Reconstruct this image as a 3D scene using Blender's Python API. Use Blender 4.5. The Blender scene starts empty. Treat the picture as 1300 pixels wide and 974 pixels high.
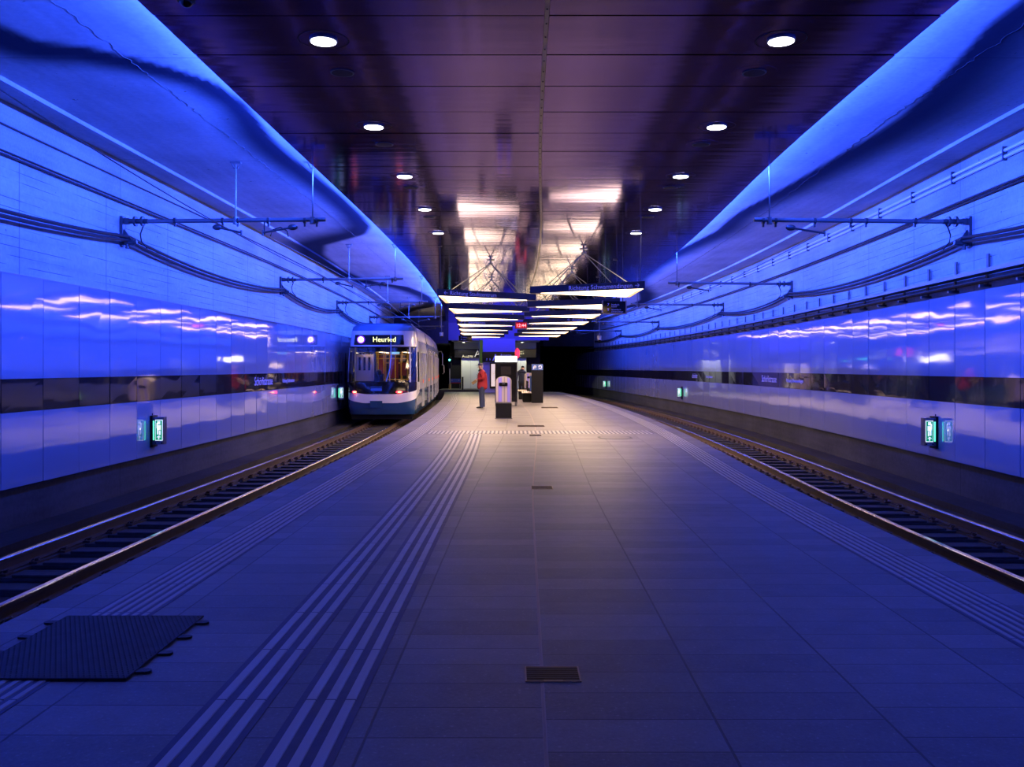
import bpy, bmesh, math, random
from mathutils import Vector, Matrix
import numpy as np
R = math.radians
PI = math.pi
random.seed(7)
scene = bpy.context.scene
C = scene.collection
EYE = 1.65
F = 1150.0

# ------------------------------------------------------------------ camera
cam_d = bpy.data.cameras.new('camera')
cam = bpy.data.objects.new('camera', cam_d); C.objects.link(cam)
cam.location = (0, 0, EYE); cam.rotation_euler = (R(90), 0, 0)
cam_d.sensor_width = 36.0
cam_d.lens = 36.0 * F / 1300.0
cam_d.shift_y = -(487 - 467) / 1300.0
cam_d.clip_end = 300
scene.camera = cam
# ------------------------------------------------------------------ world
w = bpy.data.worlds.new('world'); scene.world = w; w.use_nodes = True
bgn = w.node_tree.nodes['Background']
bgn.inputs[0].default_value = (0.005, 0.01, 0.05, 1); bgn.inputs[1].default_value = 0.05
scene.view_settings.view_transform = 'Standard'
scene.view_settings.look = 'None'
scene.view_settings.gamma = 1.0
scene.view_settings.use_curve_mapping = False
scene.view_settings.exposure = 0.0
scene.cycles.caustics_reflective = False
scene.cycles.caustics_refractive = False

# ------------------------------------------------------------------ plan curves of the two tracks
def spline(pts):
    x = np.array([p[0] for p in pts], float); y = np.array([p[1] for p in pts], float)
    n = len(x); h = np.diff(x)
    A = np.zeros((n, n)); b = np.zeros(n); A[0, 0] = A[-1, -1] = 1
    for i in range(1, n - 1):
        A[i, i-1] = h[i-1]; A[i, i] = 2 * (h[i-1] + h[i]); A[i, i+1] = h[i]
        b[i] = 6 * ((y[i+1] - y[i]) / h[i] - (y[i] - y[i-1]) / h[i-1])
    m = np.linalg.solve(A, b)
    def f(t):
        t = min(max(t, x[0]), x[-1])
        i = min(max(int(np.searchsorted(x, t)) - 1, 0), n - 2)
        a, c = x[i+1] - t, t - x[i]; hi = h[i]
        return float(m[i]*a**3/(6*hi) + m[i+1]*c**3/(6*hi) + (y[i]/hi - m[i]*hi/6)*a + (y[i+1]/hi - m[i+1]*hi/6)*c)
    return f
LC = spline([(-14,-5.18),(0,-4.98),(6,-4.88),(12,-4.79),(18,-4.69),(25,-4.65),(33,-4.76),(45,-5.17),(56,-5.8),(75,-7.45),(100,-10.8)])
RC = spline([(-14,5.1),(0,5.25),(7,5.35),(13,5.48),(18,5.74),(23,5.97),(31,6.12),(44.5,5.9),(54,5.45),(75,3.75),(100,0.4)])
MC = lambda y: 0.5 * (LC(y) + RC(y))
LW, RW = -1.70, 1.80                 # offset of the cladding face from its track
LEDGE, REDGE = 1.60, -1.62           # platform edges
LCE, RCE = 1.70, -1.58               # edges of the metal ceiling
ZR, ZB = -0.35, -0.55                # rail top, trackbed
ZC, ZS = 4.75, 5.09                  # metal ceiling, concrete soffit

# ------------------------------------------------------------------ blue light troughs on top of the metal ceiling
BLUE = (0.024, 0.078, 1.0)
def blue_troughs(fn, off, side, power, yend):
    y = -12.0
    while y < yend:
        L = 6.0; ym = y + L / 2
        d = bpy.data.lights.new('blue_tube_light', 'AREA'); d.shape = 'RECTANGLE'
        d.size = L; d.size_y = 0.05; d.color = BLUE; d.energy = power
        o = bpy.data.objects.new('blue_tube_light', d); C.objects.link(o)
        p0 = Vector((fn(y) + off, y, 4.91)); p1 = Vector((fn(y + L) + off, y + L, 4.91))
        xa = (p1 - p0).normalized()
        za = Vector((-side * 1.0, 0, 0.30))
        za = (za - xa * za.dot(xa)).normalized()
        ya = za.cross(xa)
        M = Matrix((xa, ya, za)).transposed().to_4x4(); M.translation = (p0 + p1) / 2
        o.matrix_world = M
        y += L
blue_troughs(LC, LCE + 0.09, -1, 600, 48)
blue_troughs(RC, RCE - 0.09, 1, 600, 60)

# ------------------------------------------------------------------ materials
def new_mat(name):
    m = bpy.data.materials.new(name); m.use_nodes = True
    nt = m.node_tree; return m, nt, nt.nodes['Principled BSDF']
def simple(name, col, rough=0.5, metal=0.0, emit=None, es=0.0, spec=0.5, coat=0.0):
    m, nt, b = new_mat(name)
    b.inputs['Base Color'].default_value = (*col, 1)
    b.inputs['Roughness'].default_value = rough; b.inputs['Metallic'].default_value = metal
    b.inputs['Specular IOR Level'].default_value = spec; b.inputs['Coat Weight'].default_value = coat
    if emit:
        b.inputs['Emission Color'].default_value = (*emit, 1); b.inputs['Emission Strength'].default_value = es
    # a little procedural unevenness in the gloss
    tc = nt.nodes.new('ShaderNodeTexCoord'); n = nt.nodes.new('ShaderNodeTexNoise'); n.inputs['Scale'].default_value = 9
    mr = nt.nodes.new('ShaderNodeMapRange'); mr.inputs[3].default_value = max(0.02, rough * 0.85); mr.inputs[4].default_value = min(1, rough * 1.15 + 0.01)
    nt.links.new(tc.outputs['Object'], n.inputs['Vector']); nt.links.new(n.outputs['Fac'], mr.inputs[0]); nt.links.new(mr.outputs[0], b.inputs['Roughness'])
    return m
class NT:
    def __init__(s, nt): s.nt = nt
    def n(s, t, **kw):
        x = s.nt.nodes.new(t)
        for k, v in kw.items(): setattr(x, k, v)
        return x
    def link(s, a, b): s.nt.links.new(a, b)
    def val(s, x, inp):
        if isinstance(x, (int, float)): inp.default_value = x
        elif isinstance(x, tuple): inp.default_value = x
        else: s.nt.links.new(x, inp)
    def math(s, op, a, b=0.0, c=0.0, clamp=False):
        x = s.nt.nodes.new('ShaderNodeMath'); x.operation = op; x.use_clamp = clamp
        s.val(a, x.inputs[0]); s.val(b, x.inputs[1]); s.val(c, x.inputs[2]); return x.outputs[0]
    def mix(s, f, a, b):
        x = s.nt.nodes.new('ShaderNodeMix'); x.data_type = 'RGBA'
        s.val(f, x.inputs['Factor']); s.val(a, x.inputs[6]); s.val(b, x.inputs[7]); return x.outputs[2]
    def noise(s, vec, scale, detail=2.0, rough=0.5):
        x = s.nt.nodes.new('ShaderNodeTexNoise'); x.inputs['Scale'].default_value = scale
        x.inputs['Detail'].default_value = detail; x.inputs['Roughness'].default_value = rough
        s.link(vec, x.inputs['Vector']); return x.outputs['Fac']
    def comb(s, x, y, z=0.0):
        c = s.nt.nodes.new('ShaderNodeCombineXYZ'); s.val(x, c.inputs[0]); s.val(y, c.inputs[1]); s.val(z, c.inputs[2]); return c.outputs[0]
    def rng(s, v, a, b, c, d):
        x = s.nt.nodes.new('ShaderNodeMapRange'); s.link(v, x.inputs[0])
        x.inputs[1].default_value = a; x.inputs[2].default_value = b; x.inputs[3].default_value = c; x.inputs[4].default_value = d; return x.outputs[0]
    def bump(s, h, strength, dist, to):
        x = s.nt.nodes.new('ShaderNodeBump'); x.inputs['Strength'].default_value = strength; x.inputs['Distance'].default_value = dist
        s.link(h, x.inputs['Height']); s.link(x.outputs[0], to); return x

def mat_concrete(name, base, var=0.25, boards=False, rough=0.8, paint=False, coarse=False):
    m, nt, b = new_mat(name); g = NT(nt)
    tc = g.n('ShaderNodeTexCoord').outputs['Object']
    sp = g.n('ShaderNodeSeparateXYZ'); g.link(tc, sp.inputs[0]); X, Y, Z = sp.outputs
    big = g.noise(tc, 0.6, 4); fine = g.noise(tc, 14 if not coarse else 30, 4, 0.7)
    st = g.noise(g.comb(g.math('MULTIPLY', X, 6.0), g.math('MULTIPLY', Y, 0.5), g.math('MULTIPLY', Z, 9.0)), 1.0, 3)
    f = g.math('ADD', g.math('MULTIPLY', big, 0.5), g.math('ADD', g.math('MULTIPLY', fine, 0.35), g.math('MULTIPLY', st, 0.3)))
    f = g.rng(f, 0.42, 0.75, 1 - var * 1.5, 1 + var * 0.3)
    pits = g.rng(g.noise(tc, 9, 2, 0.6), 0.72, 0.76, 0.0, 0.55)
    f = g.math('MULTIPLY', f, g.math('SUBTRACT', 1.0, pits))
    height = g.math('ADD', g.math('MULTIPLY', fine, 0.3), g.math('MULTIPLY', pits, -1.0))
    if boards:
        # horizontal board marks, vertical pour joints
        bd = g.math('FRACT', g.math('DIVIDE', Z, 0.125))
        nz = g.noise(g.comb(g.math('MULTIPLY', Y, 0.8), g.math('MULTIPLY', g.math('FLOOR', g.math('DIVIDE', Z, 0.125)), 7.3)), 1.5, 2)
        ln = g.math('MULTIPLY', g.math('LESS_THAN', bd, 0.07), g.rng(nz, 0.42, 0.58, 0.0, 0.75))
        vj = g.math('LESS_THAN', g.math('FRACT', g.math('DIVIDE', g.math('ADD', Y, 0.4), 2.5)), 0.008)
        dk = g.math('MAXIMUM', ln, g.math('MULTIPLY', vj, 0.5))
        f = g.math('MULTIPLY', f, g.math('SUBTRACT', 1.0, dk))
        height = g.math('SUBTRACT', height, dk)
    else:
        tj = g.math('LESS_THAN', g.math('FRACT', g.math('DIVIDE', g.math('ADD', Y, 4.95), 5.0)), 0.003)
        f = g.math('MULTIPLY', f, g.math('SUBTRACT', 1.0, g.math('MULTIPLY', tj, 0.5)))
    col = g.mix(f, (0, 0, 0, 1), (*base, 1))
    if paint:  # per-vertex factor mixes the soffit colour towards a very dark navy
        at = g.n('ShaderNodeAttribute'); at.attribute_name = 'dark_wave'
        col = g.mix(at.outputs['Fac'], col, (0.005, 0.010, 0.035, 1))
    g.link(col, b.inputs['Base Color'])
    b.inputs['Roughness'].default_value = rough; b.inputs['Specular IOR Level'].default_value = 0.05 if paint else 0.2
    g.bump(height, 0.5, 0.01, b.inputs['Normal'])
    return m

def mat_floor():
    m, nt, b = new_mat('granite slab paving'); g = NT(nt)
    uv = g.n('ShaderNodeUVMap'); uv.uv_map = 'UVMap'
    sp = g.n('ShaderNodeSeparateXYZ'); g.link(uv.outputs[0], sp.inputs[0]); U, V, _ = sp.outputs
    tc = g.n('ShaderNodeTexCoord').outputs['Object']
    cu = g.math('DIVIDE', U, 0.8); ci = g.math('FLOOR', cu); cf = g.math('FRACT', cu)
    wn = g.n('ShaderNodeTexWhiteNoise'); wn.noise_dimensions = '1D'; g.link(g.math('FLOOR', g.math('DIVIDE', ci, 2.0)), wn.inputs['W'])
    rv = g.math('ADD', g.math('DIVIDE', V, 0.315), g.math('ADD', wn.outputs['Value'], g.math('MULTIPLY', g.math('SINE', g.math('MULTIPLY', V, 2.3)), 0.18)))
    ri = g.math('FLOOR', rv); rf = g.math('FRACT', rv)
    w2 = g.n('ShaderNodeTexWhiteNoise'); w2.noise_dimensions = '2D'; g.link(g.comb(ci, ri), w2.inputs['Vector'])
    du = g.math('MULTIPLY', g.math('MINIMUM', cf, g.math('SUBTRACT', 1.0, cf)), 0.8)
    dv = g.math('MULTIPLY', g.math('MINIMUM', rf, g.math('SUBTRACT', 1.0, rf)), 0.315)
    ju = g.rng(du, 0.004, 0.009, 1.0, 0.0); jv = g.math('MULTIPLY', g.rng(dv, 0.002, 0.006, 0.9, 0.0), 1.0)
    cen = g.rng(g.math('ABSOLUTE', U), 0.008, 0.011, 1.0, 0.0)
    j = g.math('MAXIMUM', ju, jv)
    fine = g.noise(tc, 45, 5, 0.8); med = g.noise(tc, 5, 4, 0.6); spk = g.rng(g.noise(tc, 45, 2), 0.66, 0.72, 0.0, 0.5)
    scr = g.rng(g.noise(g.comb(g.math('MULTIPLY', U, 9.0), g.math('MULTIPLY', V, 3.0)), 2.2, 5, 0.7), 0.62, 0.75, 0.0, 0.25)
    f = g.math('ADD', g.math('MULTIPLY', w2.outputs['Value'], 0.34), g.math('ADD', g.math('MULTIPLY', fine, 1.5), g.math('MULTIPLY', med, 0.5)))
    f = g.math('ADD', g.rng(f, 0.75, 1.6, 0.03, 0.16), g.math('ADD', g.math('MULTIPLY', spk, 0.12), g.math('MULTIPLY', scr, 0.22)))
    f = g.math('MULTIPLY', f, g.math('SUBTRACT', 1.0, g.math('MULTIPLY', j, 0.9)))
    col = g.mix(f, (0, 0, 0, 1), (0.95, 0.88, 0.86, 1))
    col = g.mix(g.math('MULTIPLY', cen, 0.55), col, (0.30, 0.21, 0.17, 1))
    g.link(col, b.inputs['Base Color'])
    g.link(g.rng(fine, 0.3, 0.7, 0.46, 0.6), b.inputs['Roughness'])
    b.inputs['Specular IOR Level'].default_value = 0.45
    g.bump(g.math('SUBTRACT', g.math('MULTIPLY', fine, 0.25), j), 0.45, 0.004, b.inputs['Normal'])
    return m

def mat_panel(name, col, rough, wav=0.012, metal=0.0, aniso=(1, 1, 1), spec=0.5, coat=0.0, scale=1.3):
    m, nt, b = new_mat(name); g = NT(nt)
    tc = g.n('ShaderNodeTexCoord').outputs['Object']
    mp = g.n('ShaderNodeMapping'); g.link(tc, mp.inputs[0]); mp.inputs['Scale'].default_value = aniso
    n1 = g.noise(mp.outputs[0], scale, 1.5, 0.4); n2 = g.noise(tc, 60, 2)
    b.inputs['Base Color'].default_value = (*col, 1)
    g.link(g.rng(n2, 0.3, 0.7, rough * 0.85, rough * 1.2), b.inputs['Roughness'])
    b.inputs['Metallic'].default_value = metal; b.inputs['Specular IOR Level'].default_value = spec
    b.inputs['Coat Weight'].default_value = coat; b.inputs['Coat Roughness'].default_value = 0.03
    bp = g.bump(n1, 1.0, wav, b.inputs['Normal'])
    if metal: b.inputs['Specular Tint'].default_value = (0.66, 0.58, 0.92, 1)
    if coat: g.link(bp.outputs[0], b.inputs['Coat Normal'])
    return m

def mat_glass(name, tint=(0.8, 0.85, 0.95), refl=0.12):
    m, nt, b = new_mat(name); nt.nodes.remove(b); g = NT(nt)
    tr = g.n('ShaderNodeBsdfTransparent'); tr.inputs[0].default_value = (*tint, 1)
    gl = g.n('ShaderNodeBsdfGlossy'); gl.inputs['Roughness'].default_value = 0.03
    fr = g.n('ShaderNodeFresnel'); fr.inputs[0].default_value = 1.5
    mx = g.n('ShaderNodeMixShader'); g.link(g.math('ADD', fr.outputs[0], refl, clamp=True), mx.inputs[0])
    g.link(tr.outputs[0], mx.inputs[1]); g.link(gl.outputs[0], mx.inputs[2])
    g.link(mx.outputs[0], nt.nodes['Material Output'].inputs[0]); return m

M = {}
M['wall'] = mat_concrete('board formed concrete wall', (0.62, 0.62, 0.63), boards=True, var=0.22)
M['wallrough'] = mat_concrete('rough upper concrete', (0.55, 0.55, 0.56), coarse=True, var=0.3)
M['soffit'] = mat_concrete('concrete soffit with dark wave', (0.62, 0.62, 0.63), paint=True, var=0.22)
M['plinth'] = mat_concrete('dark plinth concrete', (0.07, 0.07, 0.068), var=0.35)
M['bed'] = mat_concrete('trackbed concrete', (0.05, 0.045, 0.04), var=0.4)
M['sleeper'] = mat_concrete('sleeper concrete', (0.07, 0.065, 0.06), var=0.3)
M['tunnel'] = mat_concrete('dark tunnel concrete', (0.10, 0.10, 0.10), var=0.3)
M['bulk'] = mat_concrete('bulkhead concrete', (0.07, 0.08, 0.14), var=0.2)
M['floor'] = mat_floor()
M['panel'] = mat_panel('glossy enamel cladding', (0.29, 0.30, 0.38), 0.06, wav=0.0028, coat=0.6, spec=0.9, aniso=(1, 0.9, 2.2), scale=1.1)
M['band'] = mat_panel('glossy black name band', (0.022, 0.016, 0.016), 0.05, wav=0.0025, coat=0.5, aniso=(1, 0.9, 2.2), scale=1.1)
M['metalceil'] = mat_panel('brushed metal ceiling panel', (0.14, 0.115, 0.26), 0.10, wav=0.0022, metal=1.0, aniso=(0.45, 3.0, 1), scale=1.5)
M['steel'] = simple('galvanised steel', (0.26, 0.27, 0.29), 0.4, 0.7)
M['dsteel'] = simple('dark steel', (0.10, 0.10, 0.11), 0.4, 0.5)
M['railtop'] = simple('polished rail head', (0.75, 0.72, 0.72), 0.16, 1.0)
M['rust'] = simple('rusty rail side', (0.085, 0.05, 0.035), 0.7, 0.2)
M['brown'] = simple('brown rail bearing strip', (0.05, 0.034, 0.026), 0.7)
M['black'] = simple('black plastic', (0.006, 0.006, 0.007), 0.5, spec=0.2)
M['blackgloss'] = simple('black gloss sheet', (0.006, 0.006, 0.008), 0.12, spec=0.4)
M['cable'] = simple('black cable sheath', (0.012, 0.012, 0.015), 0.5)
M['conduit'] = simple('bright metal conduit', (0.85, 0.85, 0.87), 0.3)
M['tactile_base'] = simple('dark groove paint', (0.02, 0.02, 0.05), 0.6)
M['tactile'] = simple('pale guide bar', (0.26, 0.24, 0.24), 0.5)
M['tactile_edge'] = simple('grey guide bar', (0.20, 0.19, 0.19), 0.5)
M['white'] = simple('white lettering', (0.8, 0.8, 0.85), 0.5)
M['lamp'] = simple('glowing white lens', (1, 1, 1), 0.5, emit=(1.0, 0.98, 1.0), es=14)
M['warm'] = simple('warm luminous panel', (0.9, 0.85, 0.75), 0.5, emit=(1.0, 0.70, 0.40), es=6.0)
M['warmtop'] = simple('warm uplight panel', (0.9, 0.85, 0.75), 0.5, emit=(1.0, 0.76, 0.34), es=12)
M['warmedge'] = simple('amber diffuser end', (0.9, 0.7, 0.5), 0.5, emit=(1.0, 0.55, 0.25), es=1.6)
M['green'] = simple('glowing green sign film', (0.0, 0.25, 0.1), 0.4, emit=(0.01, 0.55, 0.22), es=0.5)
M['greentube'] = simple('glowing green edge', (0.1, 0.9, 0.4), 0.4, emit=(0.12, 1.0, 0.42), es=1.6)
M['whiteglow'] = simple('glowing white sign face', (1, 1, 1), 0.5, emit=(0.9, 1.0, 0.95), es=1.0)
M['red_led'] = simple('red display digits', (0.3, 0, 0), 0.4, emit=(1.0, 0.12, 0.14), es=7)
M['red_face'] = simple('red display screen', (0.25, 0.0, 0.02), 0.3, emit=(0.9, 0.0, 0.05), es=0.35)
M['amber'] = simple('amber display dots', (0.8, 0.8, 0.2), 0.4, emit=(0.95, 0.95, 0.30), es=2.2)
M['purple'] = simple('purple line disc rim', (0.3, 0.05, 0.6), 0.4, emit=(0.25, 0.03, 0.9), es=0.9)
M['disc'] = simple('pale glowing line disc', (1, 0.8, 1), 0.4, emit=(1.0, 0.86, 1.0), es=2.6)
M['traffic'] = simple('green signal lens', (0, 0.6, 0.4), 0.4, emit=(0.1, 1.0, 0.75), es=8)
M['tail'] = simple('red tail lamp lens', (0.6, 0, 0.02), 0.3, emit=(1.0, 0.03, 0.06), es=5)
M['tailhot'] = simple('orange lamp core', (0.9, 0.3, 0.1), 0.3, emit=(1.0, 0.45, 0.12), es=7)
M['twhite'] = simple('white tram paint', (0.72, 0.72, 0.76), 0.25, coat=0.6)
M['tblue'] = simple('blue tram paint', (0.018, 0.06, 0.16), 0.25, coat=0.6)
M['troof'] = simple('grey blue roof paint', (0.10, 0.20, 0.34), 0.4)
M['tsilver'] = simple('silver roof fairing', (0.62, 0.60, 0.60), 0.3, 0.5)
M['tgrey'] = simple('slate band paint', (0.10, 0.13, 0.17), 0.3)
M['glass'] = mat_glass('tram window glass', (0.5, 0.52, 0.6), 0.06)
M['screen'] = mat_glass('windscreen glass', (0.82, 0.83, 0.88), 0.03)
M['glassdark'] = mat_glass('dark door glass', (0.2, 0.2, 0.25), 0.10)
M['yellow'] = simple('yellow grab pole', (0.75, 0.42, 0.03), 0.35)
M['seat'] = simple('purple seat cloth', (0.10, 0.02, 0.16), 0.8)
M['seatred'] = simple('maroon partition', (0.25, 0.02, 0.03), 0.6)
M['inter'] = simple('cream interior panel', (0.55, 0.45, 0.35), 0.5)
M['interlamp'] = simple('interior lamp tube', (1, 0.9, 0.7), 0.5, emit=(1.0, 0.75, 0.45), es=4.5)
M['rubber'] = simple('bellows rubber', (0.015, 0.015, 0.018), 0.7)
M['jacket'] = simple('red jacket cloth', (0.30, 0.012, 0.018), 0.8)
M['jeans'] = simple('blue denim', (0.025, 0.035, 0.085), 0.85)
M['skin'] = simple('skin', (0.50, 0.25, 0.17), 0.55)
M['shoe'] = simple('black shoe leather', (0.01, 0.01, 0.012), 0.4)
M['cap'] = simple('dark grey cap cloth', (0.05, 0.045, 0.06), 0.85)
M['hair'] = simple('grey hair', (0.30, 0.27, 0.26), 0.8)
M['scarf'] = simple('black scarf', (0.012, 0.012, 0.02), 0.9)
M['navy'] = simple('navy coat cloth', (0.012, 0.018, 0.045), 0.85)
M['paper'] = simple('newspaper', (0.55, 0.48, 0.40), 0.8)
M['papercol'] = simple('printed picture', (0.22, 0.15, 0.06), 0.8)
M['bluepaint'] = simple('blue painted render', (0.30, 0.30, 0.95), 0.55)
M['lintel'] = simple('grey plaster lintel', (0.55, 0.55, 0.50), 0.6)
M['door'] = simple('pale grey door leaf', (0.6, 0.62, 0.64), 0.4)
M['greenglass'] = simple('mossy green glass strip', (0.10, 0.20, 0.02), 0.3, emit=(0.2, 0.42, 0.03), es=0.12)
M['signblue'] = simple('blue pictogram plate', (0.06, 0.13, 0.42), 0.4)
M['cream'] = simple('cream enamel', (0.60, 0.52, 0.42), 0.35)
M['poster'] = simple('backlit poster', (0.8, 0.7, 0.6), 0.4, emit=(0.95, 0.75, 0.65), es=0.75)
M['redsign'] = simple('glowing red round sign', (0.45, 0.01, 0.04), 0.4, emit=(1.0, 0.03, 0.10), es=0.55)
M['blueglow_let'] = simple('blue lettering', (0.22, 0.22, 0.75), 0.5, emit=(0.18, 0.18, 1.0), es=0.45)  # blue glow painted in; wing letters are light grey under blue light
M['facelet'] = simple('grey blue lettering', (0.33, 0.33, 0.50), 0.5)
M['stripes_violet'] = simple('violet sheet strip', (0.28, 0.24, 0.75), 0.3)
M['stripes_tan'] = simple('tan sheet strip', (0.52, 0.44, 0.42), 0.3)
M['stripes_grey'] = simple('grey sheet strip', (0.30, 0.27, 0.27), 0.3)
M['orange'] = simple('orange door button', (0.8, 0.15, 0.05), 0.4, emit=(1, 0.15, 0.05), es=0.6)

# ------------------------------------------------------------------ mesh builder
class MB:
    def __init__(s, xf=None): s.v = []; s.f = []; s.mi = []; s.uv = None; s.xf = xf
    def add(s, vs, fs, mi=0):
        o = len(s.v)
        for p in vs:
            p = Vector(p)
            if s.xf: p = s.xf(p)
            s.v.append(tuple(p))
        for f in fs: s.f.append(tuple(o + i for i in f)); s.mi.append(mi)
        return s
    def box(s, x0, x1, y0, y1, z0, z1, mi=0, T=None):
        vs = [Vector(p) for p in ((x0,y0,z0),(x1,y0,z0),(x1,y1,z0),(x0,y1,z0),(x0,y0,z1),(x1,y0,z1),(x1,y1,z1),(x0,y1,z1))]
        if T: vs = [T @ p for p in vs]
        return s.add(vs, [(0,3,2,1),(4,5,6,7),(0,1,5,4),(1,2,6,5),(2,3,7,6),(3,0,4,7)], mi)
    def tube(s, pts, r, n=8, mi=0, cap=True, radii=None):
        pts = [Vector(p) for p in pts]; rings = []
        for i, p in enumerate(pts):
            a = pts[max(i-1, 0)]; b = pts[min(i+1, len(pts)-1)]; t = (b - a)
            t = t.normalized() if t.length > 1e-9 else Vector((0,0,1))
            u = Vector((0,0,1)) if abs(t.z) < 0.9 else Vector((1,0,0))
            x = t.cross(u).normalized(); y = x.cross(t).normalized()
            rr = radii[i] if radii else r
            rings.append([p + x*math.cos(2*PI*k/n)*rr + y*math.sin(2*PI*k/n)*rr for k in range(n)])
        vs = [q for r_ in rings for q in r_]; fs = []
        for i in range(len(pts)-1):
            for k in range(n):
                k2 = (k+1) % n; fs.append((i*n+k, i*n+k2, (i+1)*n+k2, (i+1)*n+k))
        if cap: fs.append(tuple(range(n-1, -1, -1))); fs.append(tuple((len(pts)-1)*n+k for k in range(n)))
        return s.add(vs, fs, mi)
    def cyl(s, c, r, h, n=24, axis='z', mi=0, r2=None):
        c = Vector(c); d = {'x': Vector((1,0,0)), 'y': Vector((0,1,0)), 'z': Vector((0,0,1))}[axis]
        return s.tube([c, c + d*h], r, n, mi, True, [r, r if r2 is None else r2])
    def prism(s, poly, z0, z1, mi=0, T=None):
        n = len(poly); vs = [Vector((x, y, z0)) for x, y in poly] + [Vector((x, y, z1)) for x, y in poly]
        if T: vs = [T @ p for p in vs]
        return s.add(vs, [tuple(range(n-1,-1,-1)), tuple(range(n, 2*n))] + [(i, (i+1)%n, n+(i+1)%n, n+i) for i in range(n)], mi)
    def ball(s, c, rx, ry, rz, n=12, m=8, mi=0):
        vs = []; fs = []
        for j in range(m+1):
            a = PI*j/m
            for k in range(n): vs.append((c[0]+rx*math.sin(a)*math.cos(2*PI*k/n), c[1]+ry*math.sin(a)*math.sin(2*PI*k/n), c[2]+rz*math.cos(a)))
        for j in range(m):
            for k in range(n): fs.append((j*n+k, (j+1)*n+k, (j+1)*n+(k+1)%n, j*n+(k+1)%n))
        return s.add(vs, fs, mi)
    def sweep(s, fn, prof, y0, y1, step=1.0, closed=False, mi=0, caps=True):
        """profile of (offset, z) carried along plan curve fn"""
        n = max(1, int(round((y1-y0)/step))); m = len(prof); vs = []; fs = []
        for i in range(n+1):
            y = y0 + (y1-y0)*i/n; x = fn(y)
            for o, z in prof: vs.append((x+o, y, z))
        for i in range(n):
            for k in range(m if closed else m-1):
                k2 = (k+1) % m; fs.append((i*m+k, i*m+k2, (i+1)*m+k2, (i+1)*m+k))
        if closed and caps: fs.append(tuple(range(m-1,-1,-1))); fs.append(tuple(n*m+k for k in range(m)))
        return s.add(vs, fs, mi)
    def build(s, name, mats, parent=None, smooth=False, origin=None, bevel=0.0):
        if not isinstance(mats, (list, tuple)): mats = [mats]
        me = bpy.data.meshes.new(name)
        og = Vector(origin) if origin else Vector((0,0,0))
        me.from_pydata([tuple(Vector(p) - og) for p in s.v], [], s.f); me.validate()
        for m in mats: me.materials.append(m)
        for p, i in zip(me.polygons, s.mi): p.material_index = i
        if smooth:
            for p in me.polygons: p.use_smooth = True
        bm = bmesh.new(); bm.from_mesh(me); bmesh.ops.recalc_face_normals(bm, faces=bm.faces[:]); bm.to_mesh(me); bm.free()
        if smooth: me.set_sharp_from_angle(angle=R(40))
        o = bpy.data.objects.new(name, me); C.objects.link(o); o.location = og
        if parent: o.parent = parent
        if bevel:
            b = o.modifiers.new('bevel', 'BEVEL'); b.width = bevel; b.segments = 2; b.limit_method = 'ANGLE'
        return o
def struct(o): o['kind'] = 'structure'; return o
def tag(o, label, cat, group=None, kind=None):
    o['label'] = label; o['category'] = cat
    if group: o['group'] = group
    if kind: o['kind'] = kind
    return o
def empty(name, loc, label, cat, group=None):
    o = bpy.data.objects.new(name, None); C.objects.link(o); o.location = loc; o.empty_display_size = 0.1
    return tag(o, label, cat, group)
def copy_tree(o, parent=None):
    c = o.copy(); C.objects.link(c)
    if parent: c.parent = parent
    for ch in [x for x in bpy.data.objects if x.parent == o]: copy_tree(ch, c)
    return c
def text(name, body, size, loc, rot, mat, parent, align='LEFT', extrude=0.002, xs=1.0):
    d = bpy.data.curves.new(name, 'FONT'); d.body = body; d.size = size; d.extrude = extrude; d.align_x = align; d.align_y = 'BOTTOM_BASELINE'
    d.resolution_u = 3
    d.materials.append(mat)
    o = bpy.data.objects.new(name, d); C.objects.link(o); o.location = loc; o.rotation_euler = rot; o.scale = (xs, 1, 1)
    o.data.transform(Matrix.Diagonal((xs, 1, 1, 1))); o.scale = (1, 1, 1)
    bpy.context.view_layer.update()
    me = bpy.data.meshes.new_from_object(o.evaluated_get(bpy.context.evaluated_depsgraph_get()))
    mo = bpy.data.objects.new(name, me); mo.location = loc; mo.rotation_euler = rot
    bpy.data.objects.remove(o); bpy.data.curves.remove(d); mo.name = name; C.objects.link(mo)
    if parent: mo.parent = parent
    return mo
FACE_CAM = (R(90), 0, 0)      # lettering that faces -Y

# ================================================================== STRUCTURE
Y0, Y1 = -12.0, 62.0
# ---- platform
def platform():
    b = MB(); n = 160; cols = 13
    me_v = []; uv = []
    for i in range(n+1):
        y = Y0 + (Y1-Y0)*i/n; l = LC(y)+LEDGE; r = RC(y)+REDGE; m = MC(y)
        for k in range(cols):
            x = l + (r-l)*k/(cols-1); me_v.append((x, y, 0.0)); uv.append((x - m + 0.05, y))
    fs = [(i*cols+k, i*cols+k+1, (i+1)*cols+k+1, (i+1)*cols+k) for i in range(n) for k in range(cols-1)]
    b.add(me_v, fs)
    for fn, off in ((LC, LEDGE), (RC, REDGE)):
        b.sweep(fn, [(off, 0.0), (off, ZB)], Y0, Y1, 0.5)
        while len(uv) < len(b.v):
            p = b.v[len(uv)]; uv.append((p[0]-MC(p[1])+0.05, p[1]+p[2]))
    o = b.build('floor', M['floor'])
    ul = o.data.uv_layers.new(name='UVMap')
    for lp in o.data.loops: ul.data[lp.index].uv = uv[lp.vertex_index]
    return struct(o)
floor = platform()

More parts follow.
